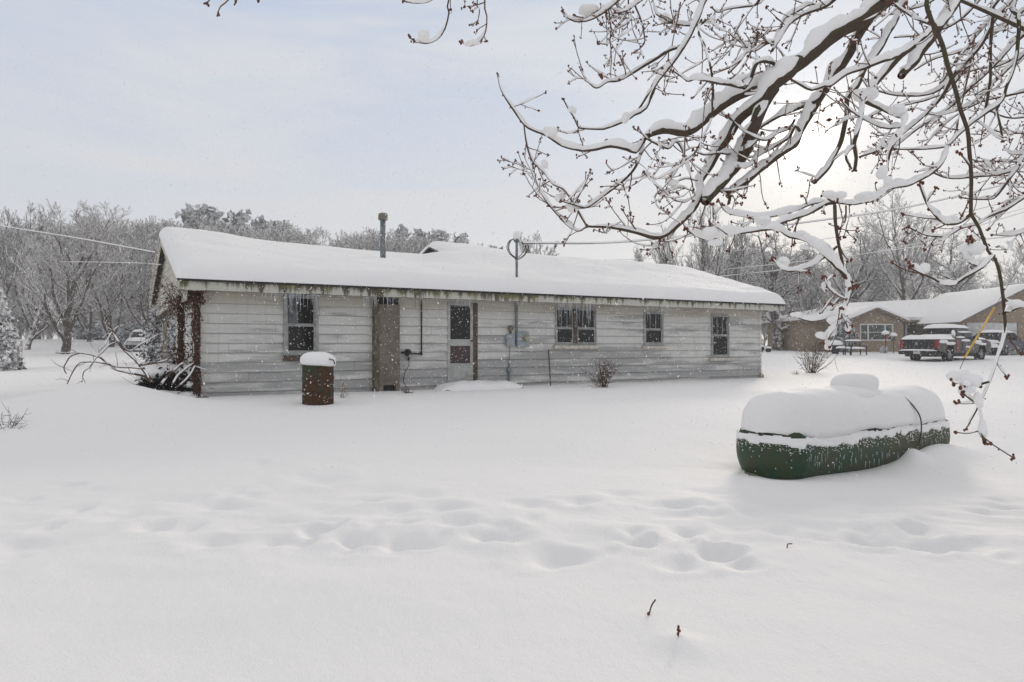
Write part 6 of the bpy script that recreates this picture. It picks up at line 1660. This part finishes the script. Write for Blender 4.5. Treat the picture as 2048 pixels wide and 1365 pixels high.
limb([(1977, 764), (1946, 773), (1922, 769), (1905, 764)], 4.5, 3, 2.4, 2.3, 1.6, 3)
limb([(1957, 809), (1938, 797), (1923, 783)], 4.5, 3, 2.36, 2.3, 1.3, 4)
limb([(2009, 625), (2022, 622), (2039, 615), (2060, 606)], 4.5, 3, 2.45, 2.4, 1.3, 4)
limb([(2330, -300), (2110, -160), (2029, 0), (2036, 33), (2038, 66), (2033, 110), (2025, 141), (2014, 171), (2003, 204), (1970, 229), (1943, 248), (1915, 273), (1895, 292), (1868, 297), (1824, 299), (1789, 299)], 12, 3, 5.0, 4.4, .9, 3.5)
limb([(1895, 292), (1890, 314), (1879, 332), (1861, 347), (1833, 363), (1813, 372), (1780, 378), (1749, 398), (1714, 408), (1679, 407), (1659, 400), (1646, 387)], 7, 4, 4.4, 3.2, 1.25, 3)
limb([(1672, 407), (1657, 407), (1615, 427), (1554, 450), (1517, 462), (1455, 470), (1417, 480), (1390, 471), (1370, 458)], 7.5, 3.2, 3.3, 3.0, 1.4, 5)
limb([(1660, 400), (1620, 410), (1570, 428), (1520, 436), (1480, 432), (1452, 424), (1436, 400)], 5, 2.6, 3.4, 3.2, 1.2, 6)
limb([(1519, 462), (1554, 460), (1579, 475), (1612, 482), (1641, 505), (1671, 534), (1691, 552)], 4.5, 6, 3.1, 2.9, 1.3, 3)
limb([(1669, 412), (1671, 445), (1676, 480), (1684, 519), (1691, 552), (1696, 575), (1694, 597), (1684, 629), (1654, 637), (1624, 643), (1599, 637), (1582, 629)], 7, 3.4, 3.2, 2.75, .8, 4)
limb([(1684, 629), (1691, 644), (1697, 662)], 3.6, 2.4, 2.75, None, 1.3, 6)
limb([(1684, 631), (1672, 655), (1662, 668), (1652, 690)], 3.6, 2.6, 2.75, None, 1.8, 7)
limb([(1676, 492), (1646, 517), (1617, 534), (1587, 543), (1564, 539), (1547, 519)], 4.5, 2.8, 3.1, 2.9, 1.0, 4)
limb([(1694, 600), (1672, 590), (1655, 575), (1650, 555)], 3.8, 2.6, 2.8, 2.7, 1.2, 5)
limb([(1455, 470), (1440, 458), (1428, 442), (1426, 407)], 3, 2.4, 3.0, None, .5, 3)
limb([(1692, 412), (1691, 440), (1680, 458)], 4, 3, 3.2, None, .2, 2)
for pts, w0, w1, d in (
    ([(2150, -90), (2027, 0), (1990, 40), (1965, 88), (1926, 132), (1893, 167), (1860, 189), (1794, 191), (1750, 180)], 9, 3, 6.2),
    ([(2120, -120), (1998, 0), (1983, 33), (1948, 77), (1904, 132), (1880, 170)], 8, 4, 6.4),
    ([(1960, 90), (1904, 174), (1860, 198), (1807, 211), (1760, 222), (1725, 240)], 5, 2.4, 6.3),
    ([(1915, 143), (1880, 198), (1851, 229), (1816, 259), (1783, 284), (1754, 302), (1718, 315)], 7, 4, 6.0),
    ([(2180, -20), (2048, 70), (1980, 140), (1900, 215), (1830, 262), (1780, 305)], 8, 3, 7.0),
    ([(2180, 20), (2060, 100), (2000, 130), (1950, 140), (1880, 165)], 6, 2.6, 7.2),
    ([(2150, 330), (2048, 396), (2011, 420), (1978, 433), (1956, 448), (1923, 457), (1894, 473), (1868, 473), (1844, 468), (1817, 455)], 6.5, 2.8, 4.6),
    ([(2130, 240), (2048, 316), (2039, 336), (2000, 349), (1956, 354), (1912, 357), (1886, 354), (1868, 346)], 7, 3, 5.4),
    ([(2039, 330), (2020, 358), (1995, 391), (1978, 399), (1947, 399), (1921, 396)], 5, 2.6, 5.3),
    ([(2120, 300), (2048, 323), (2000, 323), (1967, 325), (1940, 318)], 4.5, 2.4, 5.8),
    ([(2130, 225), (2048, 235), (2011, 235), (1975, 220)], 5, 2.6, 5.8), ([(2130, 260), (2048, 266), (2013, 267), (1990, 262)], 4, 2.4, 6.0),
    ([(2110, 300), (2048, 308), (2020, 308), (2009, 292)], 4, 2.2, 5.6), ([(2130, 60), (2048, 110), (1990, 165), (1950, 190)], 5, 2.6, 6.6),
    ([(2110, -30), (2000, 60), (1930, 100), (1870, 118), (1830, 140)], 6, 2.6, 6.8), ([(2050, -110), (1950, 10), (1905, 50), (1840, 70), (1790, 76)], 6, 2.4, 6.6),
    ([(2000, -130), (1880, -10), (1820, 20), (1765, 30), (1735, 22)], 6, 2.4, 6.2), ([(2200, 110), (2090, 170), (2020, 190), (1960, 205), (1900, 240), (1850, 290)], 6, 2.6, 6.8),
    ([(2160, 420), (2080, 450), (2030, 470), (1985, 470)], 5, 2.6, 5.0), ([(1980, 180), (1930, 215), (1880, 230), (1850, 226)], 4, 2.2, 6.4)):
    limb(pts, w0, w1, d, d, .95, 5.5)
limb([(1990, 20), (1983, 66), (1981, 121), (1981, 165), (1970, 222)], 6.5, 5, 5.6, None, .2, 3)
limb([(1998, 212), (1994, 222), (2000, 248), (2006, 284)], 5, 4, 4.8, None, .1, 2)
limb([(1950, 70), (1940, 130), (1925, 200), (1912, 260), (1900, 290)], 3.4, 2.4, 5.6, None, .1, 6)

maple = empty('maple_tree', (TRUNK[0], TRUNK[1], gzs(*TRUNK) - .1), 0, 'huge snow laden budding maple whose boughs hang in from the upper right', 'tree')
MO = np.array(maple.location)
mr_g = np.random.default_rng(101)
wood_p, twig_p, bud_c, bud_r, snow_p = [], [], [], [], []
def bud(p, s=1.0, n=3):
    for i in range(n):
        bud_c.append(p + mr_g.normal(0, .0045 * s, 3)); r_ = mr_g.uniform(.003, .0052) * s; bud_r.append((r_, r_, r_ * 1.35))
def twig(p, d, L_, r, lev=0):
    n = max(5, int(L_ / .03)); ps = [p]; st_ = L_ / n
    lift = mr_g.uniform(.03, .13) if mr_g.random() < .8 else -.03
    for i in range(n):
        d = unit(d + mr_g.normal(0, .07, 3) + np.array((0, 0, lift * (.3 + 1.4 * i / n)))); ps.append(ps[-1] + d * st_)
    ps = np.array(ps); rr2 = np.linspace(r, max(.0022, r * .5), n + 1)
    twig_p.append((ps, rr2)); snow_p.append((ps, rr2, .8))
    k = .9 if r < .004 else 1.15
    bud(ps[-1], 1.15 * k, int(mr_g.integers(3, 6)))
    for i in range(2, n):
        if mr_g.random() < .24: bud(ps[i] + mr_g.normal(0, .005, 3), .8 * k, int(mr_g.integers(1, 4)))
    if lev < 2 and L_ > .14:
        for j in range(int(mr_g.integers(1, 4))):
            i = int(mr_g.integers(1, n)); d2 = unit(ps[min(i + 1, n)] - ps[i - 1]) + mr_g.normal(0, .75, 3)
            twig(ps[i], unit(d2), L_ * mr_g.uniform(.25, .55), r * .75, lev + 1)
for pts, w0, w1, d0, d1, sn, tw in LIMBS:
    n = len(pts); t = np.concatenate([[0], np.cumsum([math.hypot(pts[i + 1][0] - pts[i][0], pts[i + 1][1] - pts[i][1]) for i in range(n - 1)])]); t /= t[-1]
    dd = d0 + (d1 - d0) * t
    # a little real depth wander along the bough
    dd = dd + .10 * np.sin(t * 9 + pts[0][0]) * min(1, d0 / 4)
    A = np.array([np.append(P(px, py, q) - MO, (w0 + (w1 - w0) * u) * .5 / F * q) for (px, py), q, u in zip(pts, dd, t)])
    c = catmull(A, .028)
    rad = np.maximum(c[:, 3], .0022); xyz = c[:, :3]
    xyz = xyz + np.stack([fbm(xyz * 6 + s, 2, 40) for s in (0, 9, 18)], -1) * np.minimum(.012, rad * .6)[:, None]
    rad = rad * (1 + .10 * fbm(xyz * 14, 2, 50))
    (wood_p if w0 >= 4.5 else twig_p).append((xyz, rad)); snow_p.append((xyz, rad, sn))
    bud(xyz[-1], 1.3, 5)
    T = unit(np.gradient(xyz, axis=0)); ln = np.linalg.norm(xyz[1:] - xyz[:-1], axis=1).sum()
    hang = pts[-1][0] < 1010 and pts[-1][1] < 120
    for j in range(mr_g.poisson(max(.5, ln * tw * (.8 if hang else 1.55)))):
        i = int(mr_g.integers(int(len(xyz) * .1), len(xyz) - 1))
        d = unit(T[i] * mr_g.uniform(.2, .9) + mr_g.normal(0, .6, 3) + np.array((0, 0, mr_g.uniform(-.5, .25))))
        twig(xyz[i], d, mr_g.uniform(.09, .30) * (.32 if hang else 1.0 if d0 > 3.3 else .45), min(.0045, rad[i] * .7) * mr_g.uniform(.7, 1), 0)
    for i in range(3, len(xyz), 3):
        if rad[i] < .009 and mr_g.random() < .3: bud(xyz[i] + mr_g.normal(0, .004, 3), .85, 2)
# trunk, out of the frame to the right
tz = np.linspace(-.2, 5.3, 22); tr = np.stack([.12 * np.sin(tz), .1 * np.cos(tz * 1.3), tz], -1)
V, Q = tubes_np([(tr, np.interp(tz, [-.2, .2, 1, 4, 5.3], [.42, .34, .28, .22, .16]))], 16)
link('trunk', mesh_np('trunk', V, Q), MT['bark'], maple)
for pts, w0, w1, d0, d1, sn, tw in LIMBS:      # boughs that start outside the frame run on to the trunk
    px, py = pts[0]
    if (px > 2080 or py < -200) and w0 >= 4.5:
        a = P(px, py, d0) - MO; zt_ = np.clip(a[2] - .5 - .25 * np.linalg.norm(a[:2]) * .3, 1.6, 5.0); b = np.array((.1 * math.sin(zt_), .08, zt_))
        r1 = w0 * .5 / F * d0; md = (a + b) / 2 + np.array((0, 0, .15)); c = catmull(np.array([np.append(b, max(r1 * 1.3, .03)), np.append(md, r1 * 1.15), np.append(a, r1)]), .08)
        wood_p.append((c[:, :3], c[:, 3])); snow_p.append((c[:, :3], c[:, 3], 1.0))
link('limbs', mesh_np('limbs', *tubes_np(wood_p, 10)), MT['bark'], maple)
link('crown', mesh_np('crown', *tubes_np(twig_p, 6)), MT['twig'], maple)
V, Q = blobs_np(np.array(bud_c), np.array(bud_r), 1)
o = link('buds', mesh_np('buds', V, Q), MT['bud'], maple); o['kind'] = 'stuff'
def snow_ridges():
    Vs, Qs, b = [], [], 0; k = 10; ang = np.arange(k) * 2 * math.pi / k
    for pi, (p, r, sn) in enumerate(snow_p):
        n = len(p)
        if n < 5 or sn <= 0: continue
        T = unit(np.gradient(p, axis=0)); s = np.abs(T[:, 2])
        lump = fbm(p * 5.5 + pi * 1.37, 3, 61); big = fbm(p * 1.6 + pi * .77, 2, 62)
        keep = -.42 + .5 * (1 - sn) if sn < 1 else -.8
        thin = r.mean() < .004
        a = sst(.985, .80, s) * sst(keep - .12, keep + .15, lump + .3 * big + (-.12 if thin else .1))
        e = np.arange(n); a = a * np.minimum(1, np.minimum(e, n - 1 - e) / 2.5)
        if n > 8: a = np.convolve(np.pad(a, 2, mode='constant'), np.array([.12, .22, .32, .22, .12]), 'valid')
        if a.max() < .12: continue
        upv = unit(np.array((0, 0, 1.0)) - T * T[:, 2:3]); sd = np.cross(T, upv)
        h = ((.0115 if thin else .0145) + np.minimum(1.3 * r, .046)) * (1 + .95 * lump + .5 * big + .45 * fbm(p * 16 + pi, 2, 63)) * min(sn, 1.8) ** .7 * a
        h = np.maximum(h, .0005)
        hwid = np.maximum(r * 1.15, h * .42) * np.minimum(1, a * 1.7) + .0004
        cen = p + upv * (h * .42 + r * .25 * np.minimum(1, a * 2))[:, None]
        sa = np.where(np.sin(ang) > 0, np.sin(ang) ** .8 if False else np.sin(ang), np.sin(ang))
        off = sd[:, None, :] * (np.cos(ang)[None, :] * hwid[:, None])[..., None] + upv[:, None, :] * (np.sin(ang)[None, :] * .56 * h[:, None])[..., None]
        ring = cen[:, None, :] + off
        jit = fbm(ring * 24, 2, 66) * .30 + fbm(ring * 60, 1, 67) * .10
        ring = cen[:, None, :] + off * (1 + jit[..., None])
        idx = np.arange(n * k).reshape(n, k) + b
        q = np.stack([idx[:-1], np.roll(idx[:-1], -1, 1), np.roll(idx[1:], -1, 1), idx[1:]], -1)
        q = q[np.maximum(a[:-1], a[1:]) > .05].reshape(-1, 4)
        Vs.append(ring.reshape(-1, 3)); Qs.append(q); b += n * k
    return np.concatenate(Vs), np.concatenate(Qs)
o = link('snow_cover', mesh_np('maple_snow', *snow_ridges()), MT['branch_snow'], maple); o['kind'] = 'stuff'
CL = [(1928, 757, 25, 17, 2.4), (1936, 782, 15, 12, 2.36), (1957, 800, 10, 18, 2.36), (1966, 860, 9, 17, 2.36), (2034, 606, 15, 8, 2.4), (1944, 498, 22, 14, 2.45), (1963, 522, 15, 9, 2.55), (1850, 540, 9, 13, 2.42), (1900, 565, 15, 7, 2.45),
 (1425, 462, 19, 11, 3.0), (1435, 485, 13, 7, 3.0), (1567, 525, 14, 12, 2.95), (1609, 495, 9, 6, 3.0), (1651, 572, 7, 13, 2.75), (1666, 642, 15, 12, 2.75), (1664, 664, 12, 13, 2.75), (1643, 671, 13, 8, 2.75), (1655, 690, 7, 11, 2.75), (1695, 654, 8, 9, 2.75), (1592, 628, 11, 7, 2.75),
 (1765, 348, 11, 14, 3.5), (1779, 362, 11, 13, 3.45), (1670, 390, 16, 10, 3.2), (1722, 391, 20, 10, 3.3), (1789, 221, 20, 11, 3.8), (1731, 188, 20, 16, 4.0), (1882, 440, 14, 9, 2.6), (1905, 436, 12, 6, 2.6), (1100, 262, 13, 12, 4.35), (1252, 233, 10, 12, 4.5), (1145, 220, 8, 9, 4.5), (1125, 395, 10, 9, 4.3), (1088, 330, 8, 9, 4.3), (1146, 415, 12, 9, 4.3), (1180, 20, 22, 7, 4.85), (1330, 35, 12, 8, 4.9), (1494, 96, 9, 9, 4.75), (1600, 466, 12, 7, 3.05), (1518, 445, 20, 9, 3.1), (850, 74, 13, 8, 3.65), (938, 86, 11, 6, 3.72), (1290, 350, 10, 8, 4.1), (1330, 388, 14, 9, 4.05), (1345, 365, 12, 8, 4.0), (1990, 345, 14, 8, 5.3), (1975, 330, 12, 7, 5.6)]
m = MB()
for i, (px, py, a, b, d) in enumerate(CL):
    k = d / F
    for e in range(3):
        q = P(px + mr_g.normal(0, a * .3), py + mr_g.normal(0, b * .2), d) - MO + np.array((0, mr_g.normal(0, a * .25 * k), 0)); f = mr_g.uniform(.55, .9)
        m.ball(q, (a * k * f, a * k * f * .9, b * k * f), 3, .28, i * 3 + e)
o = m.build('snow_clumps', MT['branch_snow'], maple, True); o['kind'] = 'stuff'
# a few withered leaves still hanging
lv = [P(px, py, d) - MO for px, py, d in ((1202, 150, 4.7), (1204, 154, 4.7), (1632, 241, 4.4), (1633, 246, 4.4), (1658, 240, 4.4), (1421, 32, 4.9), (1417, 38, 4.9))]
link('withered_leaves', mesh_np('withered_leaves', *leaves_np(lv, .018, .03, mr_g), smooth=False), MT['leaf'], maple)

# ------------------------------------------------------------------ falling snow
fg = np.random.default_rng(202)
N = 150000
y = fg.uniform(6.5, 27, N); x = fg.uniform(-1, 1, N) * (y * .80 + 1.5); z = fg.uniform(0, 1, N) * (1.6 + y * .40)
keep = fg.random(N) < (y / 27) ** 1.0
x, y, z = x[keep], y[keep], z[keep]
hx = (x - HA[0]) * HU[0] + (y - HA[1]) * HU[1]; hy = (x - HA[0]) * HB[0] + (y - HA[1]) * HB[1]
ok = ~((hx > -.6) & (hx < 17.6) & (hy > -.6) & (z < 4.6)) & (z > gz0(x, y) + .12)
C = np.stack([x, y, z], -1)[ok]
rr_ = fg.gamma(3.0, .0010, len(C)) + .0022
rr_ = np.minimum(rr_, .0095)
V, Q = blobs_np(C, np.column_stack([rr_ * fg.uniform(.6, 1.2, len(C)), rr_, rr_ * fg.uniform(.8, 1.6, len(C))]), 0)
o = link('falling_snow', mesh_np('falling_snow', V, Q), MT['flake'])
tag(o, 'loose white snowflakes drifting down through the whole yard', 'snowflakes', kind='stuff')

# ------------------------------------------------------------------ the snowy air
hb = MB(); hb.box(-140, 150, -6, 150, -8, 34)
hz_m = bpy.data.materials.new('snowy_air'); hz_m.use_nodes = True
hz_m.node_tree.nodes.clear()
_pv = hz_m.node_tree.nodes.new('ShaderNodeVolumePrincipled'); _ou = hz_m.node_tree.nodes.new('ShaderNodeOutputMaterial')
_pv.inputs['Color'].default_value = (.93, .94, .96, 1); _pv.inputs['Density'].default_value = .0020; _pv.inputs['Anisotropy'].default_value = .2
hz_m.node_tree.links.new(_pv.outputs[0], _ou.inputs['Volume'])
tag(hb.build('haze', hz_m), 'pale snowy air over the yard', 'haze', kind='stuff')
